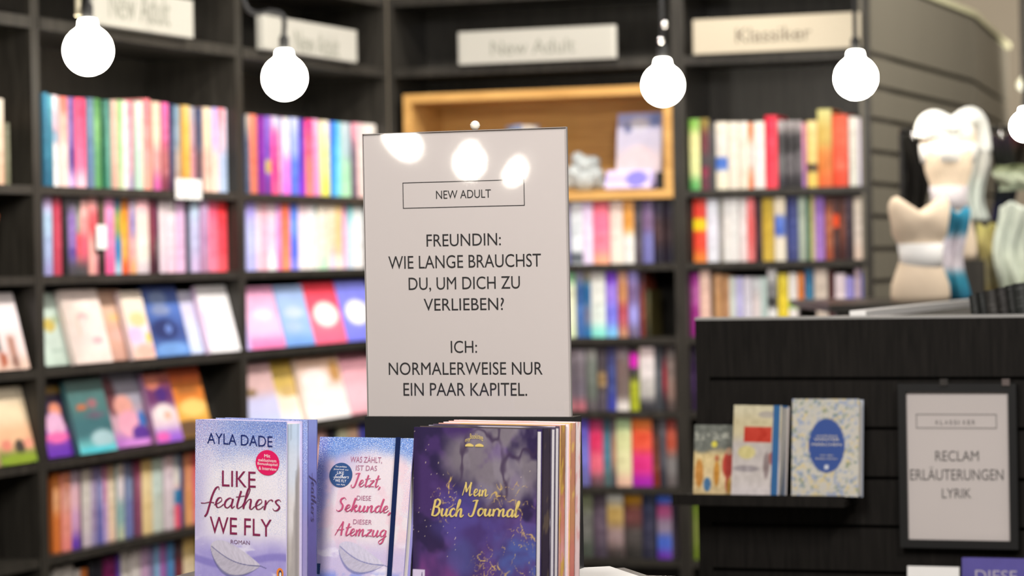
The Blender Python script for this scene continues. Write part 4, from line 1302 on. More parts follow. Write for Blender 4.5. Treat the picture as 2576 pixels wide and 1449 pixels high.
def cloth(name, px0, py0, px1, py1, Y, cols, label, cat, seed=0, folds=5, zbase=None, amp=.009, taper=.0, thick=.006, group='fabrics at the far table', hang=False):
    """a hanging or standing folded cloth, given real thickness"""
    a, b = at_depth(px0, py1, Y), at_depth(px1, py0, Y)
    Wd, Hh = b.x - a.x, b.z - a.z
    z0 = a.z if zbase is None else zbase
    Hh = b.z - z0
    nx, nz = 36, 24
    front, back = [], []
    for j in range(nz + 1):
        v = j / nz
        for i in range(nx + 1):
            u = i / nx
            k = 1 - taper * v * v
            x = (u - .5) * Wd * k + Wd / 2
            x += .012 * math.sin(v * 6 + seed) * Wd / .1
            y = amp * math.sin(u * folds * 2 * math.pi + seed + 1.2 * math.sin(v * 3 + seed)) * (.5 + .5 * (1 - v)) + .01 * math.sin(v * 7 + u * 3 + seed)
            z = Hh * v * (1 - .06 * (math.sin(u * 5 + seed) ** 2))
            front.append((x, y, z))
            back.append((x, y + thick + .03 * math.sin(math.pi * u) * math.sin(math.pi * min(1, v * 1.02)), z))
    N = len(front)
    fs = []
    q = nx + 1
    for j in range(nz):
        for i in range(nx):
            a0_, a1_, a2_, a3_ = j * q + i, j * q + i + 1, (j + 1) * q + i + 1, (j + 1) * q + i
            fs.append((a0_, a1_, a2_, a3_))
            fs.append((N + a3_, N + a2_, N + a1_, N + a0_))
    rim = [i for i in range(nx)] + [j * q + nx for j in range(nz)] + [nz * q + nx - i for i in range(nx)] + [(nz - j) * q for j in range(nz)]
    for i in range(len(rim)):
        c0, c1 = rim[i], rim[(i + 1) % len(rim)]
        fs.append((c0, N + c0, N + c1, c1))
    V = np.array([(p[2] / Hh) for p in front])
    U = np.array([(p[0] / Wd) for p in front])
    C = art(cols.split(','), (), seed, .12)(U[:, None], V[:, None]).reshape(-1, 3)
    o = MB().add(front + back, fs, np.concatenate([C, C])).obj(name, FABRIC, None, True)
    o.location = (a.x, a.y, z0)
    if hang:
        zz_ = rz_ - z0
        hp = [(Wd * .5, .02, Hh * .9), (Wd * .5, .03, zz_ - .02), (Wd * .5, .036, zz_ + .006), (Wd * .5, .05, zz_ + .0105), (Wd * .5, .066, zz_ + .004), (Wd * .5, .062, zz_ - .012)]
        MB().tube(hp, .0022).obj('hanger', CHROME, o, True)
    return tag(o, label, cat, group)


FABRIC = print_mat('woven_fabric', .85, spec=.15)
cloth('scarf', 2366, 520, 2432, 760, 7.5, '3c98bc,2c708c,d8d0dc,ccc4cc,307c94,2c6c88', 'blue and white patterned scarf hanging beside the front dress form', 'scarf', 2, zbase=ZT2, folds=2)
cloth('tea_towel', 2420, 655, 2468, 760, 7.75, 'dc7060,cc5844,d0604c', 'folded red-orange cloth standing behind the blue scarf', 'towel', 4, zbase=ZT2, folds=2)
cloth('pouch', 2466, 560, 2518, 760, 7.7, 'c4bc74,b0a468,b8b088,a89868', 'olive yellow cloth pouch on the far table', 'pouch', 6, zbase=ZT2, folds=2)
cloth('tote_bag', 2510, 505, 2600, 760, 7.6, 'ccd4c8,b8c0b4,c4ccbc,b8c0ac', 'pale green-grey tote bag standing at the photo edge on the far table', 'bag', 8, zbase=ZT2, folds=3)
rail = thing('clothes_rail', 'dark clothes rail behind the dress forms', 'rail', at_depth(2262, 330, 8.05), 0)
rz_ = rail.location.z
MB().tube([(0, 0, 0), (.80, 0, 0)], .008).obj('bar', BLACKPLASTIC, rail)
for x in (.008, .79):
    MB().tube([(x, 0, -.008), (x, 0, ZT2 - rz_)], .01).obj('post', BLACKPLASTIC, rail)
cloth('blouse', 2408, 335, 2486, 556, 8.0, 'e4e0d8,dcdcd4,ccd4cc,c8d0c8', 'white blouse hanging behind the rear dress form', 'blouse', 3, folds=3, taper=.2, hang=True)
cloth('jacket', 2500, 335, 2550, 556, 8.0, '302830,1c1e1a,24282c,20204c', 'black jacket hanging beside the white blouse', 'jacket', 5, folds=3, hang=True)
cloth('dress', 2276, 336, 2328, 560, 8.0, '181612,141210,1c1a16', 'dark cloth sheet hanging over the dark gap between bookcase and rear dress form', 'dress', 11, folds=2, hang=True)  # dark sheet added to fill a dark gap; no garment is known there
cloth('cap', 2508, 412, 2600, 480, 7.72, '788060,b0b8a0,a8b49c', 'pale green folded cloth draped high at the photo edge', 'cloth', 7, folds=2)
cloth('apron', 2536, 320, 2610, 470, 8.2, '603038,302c24,282a20', 'dark apron with reddish top hanging at the photo edge', 'apron', 9, folds=2)
# white shawl over the rear dress form
sh = []
cA = at_depth(2392, 640, 7.62)
for i, (px, py, dy) in enumerate(((2322, 345, -.02), (2330, 312, -.025), (2352, 300, -.03), (2380, 312, -.04), (2402, 316, -.045), (2422, 300, -.03), (2442, 292, -.01), (2458, 304, .02), (2467, 335, .04), (2472, 380, .05))):
    sh.append(tuple(at_depth(px, py, 7.62 + dy)))
m = MB()
pts = [Vector(q) for q in spline(sh, 4)]
m.tube(pts, .026, 14)
for px, py, r_ in ((2384, 338, .034), (2352, 330, .030), (2418, 330, .030)):
    q_ = at_depth(px, py, 7.595)
    m.lathe([(r_ * math.cos(a_) * 1.15 + 1e-4, r_ * math.sin(a_)) for a_ in [math.radians(v_) for v_ in range(-88, 90, 11)]], 18, off=tuple(q_), sy=.8)
o = m.obj('shawl', plain('white_fleece', (.74, .75, .71), .9, .1, var=.1, scale=70, bump=.5), None, True)
o.parent = t2_
bpy.context.view_layer.update()
o.matrix_parent_inverse = t2_.matrix_world.inverted()
m = MB()
m.lathe([(.0745, .268), (.0785, .30), (.079, .32)], 36, sy=.75)
o = m.obj('white_top', plain('white_cotton', (.80, .78, .74), .8, .1), t2_, True)
# ------------------------------------------------------------------ table and its books
ZTAB = EYE - .425
SG = Wall((CS, -SN), (SN, CS), Vector((at_depth(1170, 700, 3.75).x, 3.75, 0)))
x0_, _ = SG.hit(520, 1400, .0)
x1_, _ = SG.hit(1676, 1440, .0)
tab = thing('display_table', 'dark table carrying the white sign and the sharp front books', 'table', SG.at(0, .04, 0), SG.yaw)
MB().box(x0_, x1_, -.62, 0, ZTAB - .03, ZTAB).obj('table_top', BLACKWOOD, tab)
for xx, yy in ((x0_ + .02, -.6), (x1_ - .06, -.6), (x0_ + .02, -.06), (x1_ - .06, -.06)):
    MB().box(xx, xx + .04, yy, yy + .04, 0, ZTAB - .031).obj('leg', BLACKWOOD, tab)

# sign in its black holder
sa, zS1 = SG.hit(912, 337)
sb, zS2 = SG.hit(1424, 320)
_, zS3 = SG.hit(1170, 1048)
zS1 = (zS1 + zS2) / 2
SW, SH = sb - sa, zS1 - zS3
sign = thing('sign_stand', 'white text sign in clear sleeve on a black holder, centre of the table', 'sign', SG.at(sa, 0, ZTAB + .001), SG.yaw)
zo = zS3 - ZTAB - .001
MB().box(-.002, SW + .004, -.006, .03, 0, zo).obj('holder', BLACKPLASTIC, sign)
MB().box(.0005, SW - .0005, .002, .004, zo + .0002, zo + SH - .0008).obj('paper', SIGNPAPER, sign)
tm = MB()


def sgx(px, py, n=.0018):
    t, z = SG.hit(px, py, n)
    return t - sa, z - ZTAB - .001


for body, px0, px1, py0, py1 in (('NEW ADULT', 1097, 1235, 478, 499), ('FREUNDIN:', 1073, 1260, 588, 619), ('WIE LANGE BRAUCHST', 977, 1361, 641, 674), ('DU, UM DICH ZU', 1028, 1308, 696, 733),
                                 ('VERLIEBEN?', 1066, 1268, 750, 781), ('ICH:', 1134, 1200, 857, 888), ('NORMALERWEISE NUR', 978, 1365, 911, 943), ('EIN PAAR KAPITEL.', 1015, 1326, 963, 996)):
    xm, hh = (px0 + px1) / 2, py1 - py0
    rise = -.0195 + 5.7e-5 * (py1 - 640)
    rise = 0
    p, q = sgx(px0, (py0 + py1) / 2), sgx(px1, (py0 + py1) / 2)
    zc = sgx(xm, (py0 + py1) / 2)[1]
    h = hh / 1867
    put_text(tm, body, p[0], q[0], zc - h / 2, zc + h / 2, .0017)
p, q = sgx(1014, 521), sgx(1319, 457)
zlo, zhi = sgx(1166, 521)[1], sgx(1166, 455)[1]
lw = .0009
tm.box(p[0], q[0], .0015, .0018, zlo, zlo + lw).box(p[0], q[0], .0015, .0018, zhi - lw, zhi).box(p[0], p[0] + lw, .0015, .0018, zlo, zhi).box(q[0] - lw, q[0], .0015, .0018, zlo, zhi)
tm.obj('lettering', INK, sign)
# clear sleeve, gently bowed, with a back leaf
m = MB()
m.grid(0, SW, zo + .0003, zo + SH, 40, 56, lambda U, V: np.ones(U.shape + (3,)), y=0.0, fn=lambda U, V: -.0006 * np.sin(np.pi * U) * np.sin(np.pi * V) - .0012 * sm(.9, 1.0, V) * 0)
m.obj('clear_sleeve', SHEET, sign, True)
EDGE = plain('sleeve_edge', (.30, .28, .27), .25, .6)
PALE = plain('pale_sleeve_edge', (.75, .72, .70), .25, .6)
m = MB()
m.box(0, SW, -.0006, .0045, zo + SH - .0005, zo + SH + .0003).box(-.0005, .0001, -.0006, .0045, zo + .0003, zo + SH + .0003).box(SW, SW + .0005, -.0006, .0045, zo + .0003, zo + SH + .0004)
m.obj('sleeve_edge', EDGE, sign)
kp = sgx(1195, 314, .003)
m = MB()
m.lathe([(.0066 * math.cos(q) + 1e-5, .0066 * math.sin(q)) for q in [math.radians(v) for v in range(-88, 90, 8)]], 28)
k_ = m.obj('highlight_ball', plain('pale_highlight', (.78, .72, .60), .2, .6), sign, True)  # pale ball models a round blurred highlight as a solid part
k_.location = (kp[0], .003, zo + SH + .0066)


class Fr:
    """frame of an upright book: TL pixel of its front cover at depth Y, yaw (front turned to the viewer's left), lean"""
    def __init__(s, px, py, Y, yaw, lean):
        s.R = Matrix.Rotation(-math.radians(yaw), 4, 'Z') @ Matrix.Rotation(-math.radians(lean), 4, 'X')
        top = at_depth(px, py, Y)
        up_ = s.R @ Vector((0, 0, 1))
        s.sb = math.sin(math.radians(lean))
        s.H = (top.z - ZTAB - .002 - .036 * s.sb) / up_.z
        s.M = Matrix.Translation(top - up_ * s.H) @ s.R
        s.inv = s.M.inverted()

    def px(s, x, y):
        a = s.inv @ CAM
        d = s.inv.to_3x3() @ ray(x, y)
        k = -a.y / d.y
        p = a + d * k
        return p.x, p.z

    def behind(s, dx, dy, T=.018):
        s.dz = max(0, (dy + T - .036) * s.sb)
        return Matrix.Translation((0, 0, s.dz)) @ s.M @ Matrix.Translation((dx, dy, 0))


def text_px(fr, tm, body, x0, x1, y0, y1, y=-.0005, fit=put_text, **kw):
    p, q = fr.px(x0, (y0 + y1) / 2), fr.px(x1, (y0 + y1) / 2)
    zc = fr.px((x0 + x1) / 2, (y0 + y1) / 2)[1]
    h = abs(fr.px((x0 + x1) / 2, y0)[1] - fr.px((x0 + x1) / 2, y1)[1])
    sl = kw.pop('tilt', 0.0)
    fit(tm, body, p[0], q[0], zc - h / 2 - sl * (q[0] - p[0]) / 2, zc + h / 2 - sl * (q[0] - p[0]) / 2, y, slope=sl, **kw)


NAVYINK = plain('navy_foil', (.012, .022, .13), .45, .25, var=.3, scale=300)
WINE = plain('wine_red_foil', (.22, .018, .075), .35, .5, var=.45, scale=260)
ROSE = plain('rose_red_foil', (.46, .07, .16), .4, .4, var=.25, scale=260)
PLUM = plain('plum_grey_ink', (.17, .08, .15), .5, .3)
GOLD = plain('gold_foil', (.86, .66, .22), .3, .5, metal=.35, var=.15, scale=200)
PINKINK = plain('magenta_sticker', (.68, .012, .11), .45, .3, var=.03)
NAVYST = plain('navy_sticker', (.03, .075, .20), .45, .3, var=.05)
WHITEINK = plain('white_ink', (.82, .80, .80), .5, .3)
INDIGO = plain('indigo_ink', (.05, .04, .12), .5)


def disc(cx, cz, rx, rz, y, n=40):
    return MB().add([(cx + rx * math.cos(2 * math.pi * k / n), y, cz + rz * math.sin(2 * math.pi * k / n)) for k in range(n)], [tuple(range(n))])


# --- glitter paperback in front
LF = Fr(491.7, 1055, 3.5, 36, 2)
wLF = LF.px(721, 1066)[0]


def uv(fr, W, px, py):
    a = fr.px(px, py)
    return a[0] / W, a[1] / fr.H


def feather(C, U, V, a, b, wid, asp, col, line):
    """a curled feather from tip a to quill b; asp = height / width of the cover"""
    ax, ay = a[0], a[1] * asp
    bx, by = b[0], b[1] * asp
    L = math.hypot(bx - ax, by - ay)
    ex, ey = (bx - ax) / L, (by - ay) / L
    X, Y = U - ax, V * asp - ay
    s, t = (X * ex + Y * ey) / L, (-X * ey + Y * ex)
    t = t + .05 * np.sin(np.pi * np.clip(s, 0, 1))
    prof = wid * np.sin(np.pi * np.clip(s, 0, 1) ** .75) ** .8
    inside = (s > 0) * (s < 1) * sm(1.05, .92, np.abs(t) / np.maximum(prof, 1e-4))
    shade = fbm(s * 40 + np.abs(t) * 60, np.abs(t) * 30, 3, 2)
    c = np.asarray(hx(col)) * (1 + .12 * (shade[..., None] - .5)) + .03 * np.sign(t)[..., None]
    C = C * (1 - inside[..., None]) + c * inside[..., None]
    edge = (s > 0) * (s < 1) * sm(.16, .04, np.abs(np.abs(t) / np.maximum(prof, 1e-4) - 1)) * (t < 0)
    C = mixc(C, hx(line), .6 * edge)
    C = mixc(C, hx(line), .75 * (s > .02) * (s < 1.12) * sm(.006, .002, np.abs(t)))
    return C


LFu = lambda x, y: uv(LF, wLF, x, y)
f0, f1 = LFu(530, 1372), LFu(655, 1424)
va, vb, vc, vd = LFu(600, 1100)[1], LFu(600, 1200)[1], LFu(600, 1340)[1], LFu(600, 1400)[1]


def paint_lf(U, V):
    C = np.zeros(U.shape + (3,)) + hx('ece6ee')
    n1, n2, n3 = fbm(U * 3, V * 4.5, 1), fbm(U * 7, V * 9, 2), fbm(U * 4, V * 16, 9)
    top = sm(vb, 1.0, V + .12 * (n1 - .5))
    blue = hx('8c9cd2') * (1 - U[..., None]) + hx('5a78c8') * U[..., None]
    blue = mixc(blue, hx('b8acd8'), sm(.5, 0, U))
    C = C * (1 - .9 * top[..., None]) + blue * .9 * top[..., None]
    C = mixc(C, hx('eccfde'), .75 * sm(.52, .66, n1) * sm(.5, .9, U) * (V < va))
    C = mixc(C, hx('b4aad6'), .7 * sm(.25, .0, U) * sm(.2, .6, n2 + .2))
    C = mixc(C, hx('ece6ea'), .8 * (1 - sm(.3, 1.2, ((U - .5) / .4) ** 2 + ((V - vb + .12) / .25) ** 2)))
    low = sm(vc + .03, vd, V + .05 * (n1 - .5))
    C = C * (1 - low[..., None]) + (hx('bcb2e2') * (1 - n2[..., None]) + hx('988fd0') * n2[..., None]) * low[..., None]
    C = mixc(C, hx('f0ecf6'), .8 * low * sm(.55, .68, n3))
    C = mixc(C, hx('6f68b8'), low * sm(vd, .0, V) * sm(.5, .66, fbm(U * 5, V * 12, 14)))
    C = mixc(C, hx('7a70bc'), .6 * sm(.02, .0, np.abs(V - vd + .02 + .03 * np.sin(U * 5)) - .01))
    C = feather(C, U, V, f0, f1, .13, LF.H / wLF, 'c2bccc', '5a5a86')
    return lin(np.clip(C, 0, 1)) * .97


def glit_lf(U, V):
    return np.clip(sm(vb - .02, .98, V) * 1.0 + .28 * sm(vd, vb, V) + .3 * sm(.5, .62, fbm(U * 14, V * 3, 6)) * (V > vc), 0, 1)


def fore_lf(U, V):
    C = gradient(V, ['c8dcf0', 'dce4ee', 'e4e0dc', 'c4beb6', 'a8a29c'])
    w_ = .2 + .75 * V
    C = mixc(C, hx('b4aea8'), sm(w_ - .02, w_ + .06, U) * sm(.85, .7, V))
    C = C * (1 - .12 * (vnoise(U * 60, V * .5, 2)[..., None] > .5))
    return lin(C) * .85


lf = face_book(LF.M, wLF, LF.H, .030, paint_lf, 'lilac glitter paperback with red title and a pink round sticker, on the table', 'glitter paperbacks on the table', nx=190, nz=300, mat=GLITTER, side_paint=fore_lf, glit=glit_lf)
tm = MB()
text_px(LF, tm, 'AYLA DADE', 522, 686, 1093, 1120, tilt=-.02)
tm.obj('author_lettering', NAVYINK, lf)
tm = MB()
text_px(LF, tm, 'LIKE', 559, 644, 1185, 1225)
text_px(LF, tm, 'WE FLY', 528, 684, 1303, 1346)
text_px(LF, tm, 'feathers', 504, 710, 1224, 1306, fit=put_script, thin=.07, thick=.16, y=-.0009)
tm.obj('title_lettering', WINE, lf)
tm = MB()
text_px(LF, tm, 'ROMAN', 581, 629, 1359, 1369)
tm.obj('genre_lettering', PLUM, lf)
c0, c1 = LF.px(673.5, 1164), LF.px(703.5, 1164)
rz = abs(LF.px(673, 1132)[1] - c0[1])
st = disc(c0[0], c0[1], c1[0] - c0[0], rz, -.0006).obj('sticker', PINKINK, lf)
tm = MB()
for body, x0, x1, y0, y1 in (('Mit', 666, 681, 1143, 1151), ('exklusivem', 651, 696, 1154, 1162), ('Bonuskapitel', 649, 699, 1164, 1173), ('& Interview', 652, 697, 1175, 1183)):
    text_px(LF, tm, body, x0, x1, y0, y1, y=-.0008, tilt=-.03)
tm.obj('lettering', WHITEINK, st)
lg = LF.px(705, 1442)
lr = LF.px(712.5, 1442)[0] - lg[0]
em = disc(lg[0], lg[1], lr * 1.15, lr * 1.35, -.0006).obj('orange_emblem', plain('orange_ink', (.80, .24, .03), .5), lf)
disc(lg[0] + lr * .1, lg[1] - lr * .2, lr * .6, lr * 1.0, -.0007).obj('emblem_bird', INDIGO, em)
disc(lg[0] + lr * .15, lg[1] - lr * .45, lr * .32, lr * .7, -.0008).obj('emblem_belly', WHITEINK, em)


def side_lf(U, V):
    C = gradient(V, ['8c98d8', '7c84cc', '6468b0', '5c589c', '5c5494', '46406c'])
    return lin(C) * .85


def back_lf(U, V):
    C = gradient(V, ['94a4dc', '8c94d0', '9c94c8', 'a49cc8'])
    return lin(C) * .85


M2_ = LF.behind(.006, .0315)
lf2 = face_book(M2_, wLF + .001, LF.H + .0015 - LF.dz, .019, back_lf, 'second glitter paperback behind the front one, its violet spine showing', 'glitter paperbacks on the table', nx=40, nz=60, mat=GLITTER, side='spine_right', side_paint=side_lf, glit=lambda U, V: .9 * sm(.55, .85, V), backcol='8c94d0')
tm = MB()
put_script(tm, 'feathers', 0, .062, 0, .015, 0, thin=.09, thick=.2)
o = tm.obj('spine_lettering', INDIGO, lf2)
o.matrix_local = Matrix.Translation((wLF + .0016, .002, LF.H * .72)) @ Matrix.Rotation(math.radians(90), 4, 'Z') @ Matrix.Rotation(math.radians(90), 4, 'Y')

# --- blue glitter notebooks
NB = Fr(805, 1098.5, 3.52, 30, 10)
wNB = NB.px(1040.5, 1105)[0]
NBu = lambda x, y: uv(NB, wNB, x, y)
g0, g1 = NBu(853, 1372), NBu(966, 1422)
nb_a, nb_b, nb_c = NBu(900, 1140)[1], NBu(900, 1200)[1], NBu(900, 1360)[1]
lb0, lb1 = NBu(783, 1443), NBu(806, 1418)


def paint_nb(U, V):
    C = np.zeros(U.shape + (3,)) + hx('e9dde2')
    n1, n2, n3 = fbm(U * 3, V * 4, 3), fbm(U * 7, V * 8, 4), fbm(U * 4, V * 15, 5)
    d = ((U - .52) / .46) ** 2 + ((V - .42) / .43) ** 2
    rim = sm(.55, 1.15, d + .5 * (n1 - .5))
    C = mixc(C, hx('b3a8d8'), .85 * rim * sm(.75, .0, U))
    C = mixc(C, hx('ecccd6'), .7 * sm(.5, .64, n2) * (V < nb_a))
    top = sm(nb_a - .02, 1.0, V + .1 * (n1 - .5) + .16 * np.abs(U - .5))
    C = mixc(C, hx('648fd6'), .95 * top)
    C = mixc(C, hx('5474cc'), .9 * sm(.16, .0, U) * sm(.35, .8, V))
    C = mixc(C, hx('8c86cc'), .7 * sm(.2, .0, U + .1 * (n2 - .5)) * sm(.2, .45, V))
    low = sm(nb_c + .04, nb_c - .1, V)
    C = mixc(C, hx('c6b9e0'), .8 * low)
    C = mixc(C, hx('f2ecf6'), .8 * low * sm(.52, .66, n3))
    C = mixc(C, hx('7d8fe0'), .9 * sm(.07, .0, V - lb0[1] + .02) * sm(.44, .6, fbm(U * 6, V * 10, 15)))
    C = feather(C, U, V, g0, g1, .12, NB.H / wNB, 'c8c2d4', '5a5e9a')
    C = mixc(C, hx('173a68'), (U > .0) * (U < lb1[0]) * (V > lb0[1]) * (V < lb1[1]))
    return lin(np.clip(C, 0, 1)) * .80


def glit_nb(U, V):
    return np.clip(sm(nb_a - .06, .97, V) + .1 + .6 * sm(.1, .0, U) * (V > .3) + .25 * sm(.88, .98, U) * (V > .5), 0, 1)


nb = face_book(NB.M, wNB, NB.H, .0155, paint_nb, 'pale pink and blue notebook closed by a navy elastic band', 'glitter notebooks on the table', nx=180, nz=250, mat=GLITTER, glit=glit_nb, name='notebook')
tm = MB()
text_px(NB, tm, 'WAS ZÄHLT,', 882, 962, 1146, 1166)
text_px(NB, tm, 'IST DAS', 896, 949, 1171, 1184)
MAUVE = plain('mauve_ink', (.36, .13, .22), .5)
tm.obj('small_lettering', MAUVE, nb)
for body, q0, q1, q2, q3 in (('DIESE', 898, 934, 1247, 1259), ('DIESER', 889, 936, 1307, 1319)):
    tm = MB()
    text_px(NB, tm, body, q0, q1, q2, q3)
    tm.obj('small_lettering', MAUVE, nb)
tm = MB()
text_px(NB, tm, 'Jetzt,', 883, 960, 1189, 1233, fit=put_script, y=-.0009, thin=.10, thick=.22)
text_px(NB, tm, 'Sekunde,', 845, 985, 1251, 1296, fit=put_script, y=-.0009, thin=.10, thick=.24)
text_px(NB, tm, 'Atemzug', 842, 976, 1311, 1368, fit=put_script, y=-.0009, thin=.10, thick=.22)
tm.obj('title_lettering', ROSE, nb)
c0, c1 = NB.px(858, 1195), NB.px(887, 1195)
rz = abs(NB.px(858, 1164)[1] - c0[1])
st = disc(c0[0], c0[1], c1[0] - c0[0], rz, -.0006).obj('sticker', NAVYST, nb)
tm = MB()
for body, x0, x1, y0, y1 in (('Das perfekte', 845, 873, 1172, 1177), ('Journal zu', 840, 877, 1179, 1184), ('LIKE', 849, 866, 1186, 1193), ('WE FLY', 844, 872, 1206, 1213), ('von Ayla', 847, 869, 1217, 1222)):
    text_px(NB, tm, body, x0, x1, y0, y1, y=-.0008, tilt=-.03)
text_px(NB, tm, 'feathers', 838, 879, 1193, 1208, y=-.0008, fit=put_script, thin=.12, thick=.2)
tm.obj('lettering', WHITEINK, st)
m = MB()
b0, b1 = NB.px(1003, 1104), NB.px(981, 1440)
bw = .0032
zt, zb2 = NB.H, .0
xt = b0[0]
xb = b0[0] + (b1[0] - b0[0]) * (NB.H / (b0[1] - b1[1]))
for ya, yb in ((-.0018, -.0006), (.0161, .0172)):
    m.add([(xt - bw, ya, zt), (xt + bw, ya, zt), (xb + bw, ya, zb2), (xb - bw, ya, zb2), (xt - bw, yb, zt), (xt + bw, yb, zt), (xb + bw, yb, zb2), (xb - bw, yb, zb2)],
          [(0, 3, 2, 1), (4, 5, 6, 7), (0, 1, 5, 4), (1, 2, 6, 5), (2, 3, 7, 6), (3, 0, 4, 7)])
m.box(xt - bw, xt + bw, -.0018, .0172, zt, zt + .001)
m.obj('elastic_band', plain('navy_elastic', (.006, .014, .06), .8, .1, var=.2, scale=500), nb)
for k, (dx, dy, dh) in enumerate(((.010, .0175, .002), (.017, .035, .003))):
    M_ = NB.behind(dx, dy)
    face_book(M_, wNB - dx - .002, NB.H + dh - NB.dz, .0155, lambda U, V: lin(gradient(V, ['9cb4dc', 'b4bce0', 'dcd0e0', 'd8cce0'])) * .88, ('second' if k == 0 else 'rearmost') + ' glitter notebook in the stack, only its top edge showing', 'glitter notebooks on the table', nx=20, nz=30, mat=GLITTER,
              glit=lambda U, V: sm(.7, .97, V), name='notebook')

# --- journals
JR = Fr(1041.5, 1074, 3.45, 32, 3)
wJR = JR.px(1351, 1083)[0]
JRu = lambda x, y: uv(JR, wJR, x, y)


def veins(U, V, regions, seed=0):
    wx, wy = U + .08 * (fbm(U * 6, V * 7, seed + 2) - .5), V + .08 * (fbm(U * 6, V * 7, seed + 5) - .5)
    r = np.abs(fbm(wx * 5, wy * 6, seed, 4) - .5)
    r2 = np.abs(fbm(wx * 9 + 3, wy * 8, seed + 11, 4) - .5)
    line = np.maximum(sm(.011, .003, r), .7 * sm(.012, .003, r2)) * sm(.38, .6, fbm(U * 11, V * 11, seed + 8) + .08)
    mask = np.zeros_like(U)
    for u, v, ru, rv in regions:
        mask = np.maximum(mask, 1 - sm(.5, 1.1, ((U - u) / ru) ** 2 + ((V - v) / rv) ** 2))
    return line * mask


def paint_jr(U, V):
    asp = 1.15
    n1, n2, n3 = fbm(U * 3.2, V * 3.2 * asp, 31), fbm(U * 6, V * 6 * asp, 37), fbm(U * 4 + n_off, V * 5, 41)
    C = np.zeros(U.shape + (3,)) + hx('432f60')
    C = mixc(C, hx('58407a'), sm(.42, .62, n1))
    C = mixc(C, hx('2e2446'), sm(.54, .68, n3))
    smoke = (1 - sm(.3, 1.3, ((U - .68 - .25 * (n1 - .5)) / .40) ** 2 + ((V - .80 - .3 * (n3 - .5)) / .30) ** 2))
    C = mixc(C, hx('787078'), .95 * smoke * sm(.36, .56, fbm(U * 4 + 2, V * 4, 83)))
    C = mixc(C, hx('8c8490'), .5 * smoke * sm(.5, .7, fbm(U * 7, V * 5, 87)))
    fold = np.abs(fbm(U * 3.4 + .2, V * 2.6, 91) - .5)
    C = mixc(C, hx('3a2c46'), .75 * sm(.05, .0, fold) * smoke)
    C = mixc(C, hx('4c4488'), .8 * (1 - sm(.2, 1.2, ((U - .45) / .36) ** 2 + ((V - .5) / .2) ** 2)) * sm(.3, .6, n1))
    C = mixc(C, hx('703c78'), sm(.42, .1, V + .2 * (U - .3)) * sm(.3, .52, fbm(U * 3, V * 3, 51)))
    C = mixc(C, hx('4a5a9a'), .9 * (1 - sm(.1, 1.5, ((U - .84 - .3 * (n2 - .5)) / .22) ** 2 + ((V - .28 - .3 * (n1 - .5)) / .16) ** 2)) * sm(.3, .55, n3))
    C = mixc(C, hx('4c5490'), .6 * (1 - sm(.1, 1.5, ((U - .42 - .3 * (n1 - .5)) / .14) ** 2 + ((V - .26) / .12) ** 2)))
    C = mixc(C, hx('281e3c'), .7 * sm(.08, .0, U))
    ve = veins(U, V, ((.86, .5, .26, .2), (.26, .6, .11, .16), (.75, .22, .3, .2), (.8, .62, .2, .1)), 61)
    C = mixc(C, hx('c8a860'), ve)
    sp = (vnoise(U * 150, V * 170, 5) > .965) * (fbm(U * 5, V * 5, 71) > .5)
    C = mixc(C, hx('d8c8b0'), .7 * sp)
    lx, ly = JRu(1068, 1434)
    C = mixc(C, hx('c8bcd4'), (U > .005) * (U < lx) * (V < ly))
    return lin(np.clip(C, 0, 1)) * .95


n_off = 3.3
pages_w = lambda U, V: lin(gradient(V, ['fbf8fc', 'f6f2f8', 'f8f4f8'])) * .9
jr = face_book(JR.M, wJR, JR.H, .0125, paint_jr, 'dark purple marbled journal with gold brush lettering, front of the journal stack', 'journals on the table', nx=170, nz=200, mat=JOURNAL, side_paint=pages_w, name='journal', backcol='352a58')
tm = MB()
text_px(JR, tm, 'Mein', 1162, 1231, 1211, 1250, fit=put_script, y=-.0008, thin=.13, thick=.25)
text_px(JR, tm, 'Buch', 1085, 1170, 1253, 1302, fit=put_script, y=-.0008, thin=.13, thick=.27)
text_px(JR, tm, 'Journal', 1177, 1311, 1256, 1304, fit=put_script, y=-.0008, thin=.13, thick=.27)
tm.obj('title_lettering', GOLD, jr)
tm = MB()
# emblem: an open book under an arc of script
e0 = JR.px(1194, 1123)
ew = JR.px(1217, 1123)[0] - e0[0]
for sgn in (-1, 1):
    for k, hgt in enumerate((.36, .26, .16)):
        pts = [(e0[0] + sgn * ew * (.08 + .92 * i / 8), e0[1] + ew * (.02 + hgt * math.sin(.4 + 2.4 * (1 - i / 8)) * .7)) for i in range(9)]
        base = [(p_[0], e0[1] - ew * .02 + ew * .05 * k) for p_ in pts]
        tm.add([(p_[0], -.0006 - k * 1e-5, p_[1]) for p_ in pts] + [(p_[0], -.0006 - k * 1e-5, p_[1]) for p_ in base], [(i, i + 1, 10 + i, 9 + i) for i in range(8)])
text_px(JR, tm, 'my', 1171, 1184, 1103, 1113, y=-.0006, tilt=.3)
text_px(JR, tm, 'Booklo', 1183, 1206, 1091, 1104, y=-.0006)
text_px(JR, tm, 've', 1206, 1216, 1097, 1108, y=-.0006, tilt=-.4)
tm.obj('emblem', GOLD, jr)
tm = MB()
text_px(JR, tm, 'i', 1061, 1063, 1439, 1449, y=-.0006)
tm.obj('publisher_lettering', INDIGO, jr)


def marble(base, vein, seed):
    def f(U, V):
        C = np.zeros(U.shape + (3,)) + hx(base)
        C = mixc(C, hx(vein), .8 * sm(.5, .64, fbm(U * 4, V * 5, seed)))
        return lin(np.clip(C, 0, 1)) * .88
    return f


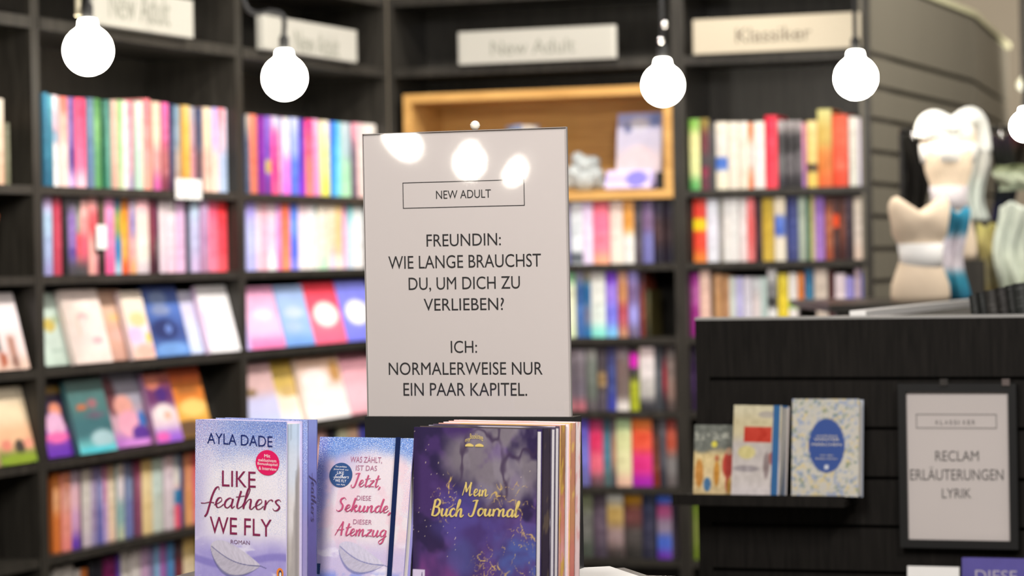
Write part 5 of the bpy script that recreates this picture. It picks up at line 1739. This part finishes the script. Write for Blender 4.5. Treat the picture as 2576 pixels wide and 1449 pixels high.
def side_marble(cols, vein, seed, lo=.60):
    def f(U, V):
        C = gradient(V, cols)
        C = mixc(C, hx(vein), .85 * sm(lo, lo + .06, fbm(U * 2 + seed, V * 14, seed, 3)))
        return lin(np.clip(C, 0, 1)) * .88
    return f


y0 = .0135
specs = [(.0175, 'spine', ['3c3444', '443a48', '382e40', '30283c'], '66584c', '3a3244', 'dark grey journal spine with faint gold veins, second in the journal stack'),
         (.0105, 'pages', ['f8f4f8', 'f0ecf4'], 'e0dce4', '50485c', 'white-edged journal with slate cover, third in the journal stack'),
         (.0105, 'pages', ['f8f4f8', 'f4eef2'], 'e8e0e8', '54485c', 'white-edged journal with plum cover, fourth in the journal stack'),
         (.0120, 'spine', ['b48858', 'a87850', 'd88c78', 'e8a4a0', 'e0a090'], 'd8b050', 'e0a898', 'bronze and rose marbled spine in the journal stack'),
         (.0100, 'pages', ['fdf4f6', 'fbeef0'], 'f8e4e8', 'f4d4d8', 'white-edged pale pink journal behind the bronze spine'),
         (.0130, 'spine', ['d8a088', 'cc8c70', 'd0946c', 'd88878', 'd85c70'], 'e8c070', 'e8b4a8', 'copper and pink marbled spine, second last of the journal stack'),
         (.0135, 'spine', ['fbecec', 'fae4e4', 'f8dcdc', 'f8d8d8'], 'f0b8b8', 'f8e0e0', 'palest pink journal spine at the back of the journal stack')]
dx = 0.0
for k, (T, kind, cols, vein, cov, lab) in enumerate(specs):
    M_ = JR.behind(dx + .001 * (k % 2), y0, T)
    Hk = JR.H + .0012 * (k + 1) - JR.dz
    if kind == 'spine':
        face_book(M_, wJR, Hk, T, marble(cov, vein, k + 3), lab, 'journals on the table', nx=20, nz=30, name='journal', side='spine_right', side_paint=side_marble(cols, vein, k), backcol=cov)
    else:
        face_book(M_, wJR, Hk, T, marble(cov, vein, k + 3), lab, 'journals on the table', nx=20, nz=30, name='journal', side_paint=lambda U, V, c=cols: lin(gradient(V, c)) * .9, backcol=cov)
    y0 += T + .0006

# --- flat open book at the table's edge
zf = ZTAB + .006


def on_plane(px, py, z):
    d = ray(px, py)
    return CAM + d * ((z - EYE) / d.z)


c_0, c_1 = on_plane(1570, 1426, zf + .001), on_plane(1396, 1447, zf + .001)
ang = math.atan2(c_0.y - c_1.y, c_0.x - c_1.x) - math.radians(26)
fl = thing('open_book', 'black-covered book lying flat with plain white pages, beside the journal stack', 'book', (c_0.x, c_0.y, ZTAB + .001), ang)
L_ = (c_0 - c_1).length
MB().box(-L_, .0, -.17, 0, 0, .005).obj('cover', BLACKPLASTIC, fl)
MB().box(-L_ + .004, -.022, -.163, -.005, .0051, .0085).obj('page_block', WHITE, fl)

# ------------------------------------------------------------------ bulbs behind the viewer that mirror in the sign's sleeve
nS = Vector((-SN, -CS, 0))
for i, (px, py, tot, R_) in enumerate(((1008, 334, 9.8, .06), (1182, 374, 9.9, .058), (1314, 409, 11.0, .046))):
    t, z = SG.hit(px, py, 0)
    p = SG.at(t, 0, z)
    d = (p - CAM).normalized()
    r = d - 2 * d.dot(nS) * nS
    bulb(p + r * (tot - (p - CAM).length), R_, ('first', 'second', 'third')[i] + ' globe bulb mirrored in the clear sleeve of the white sign')
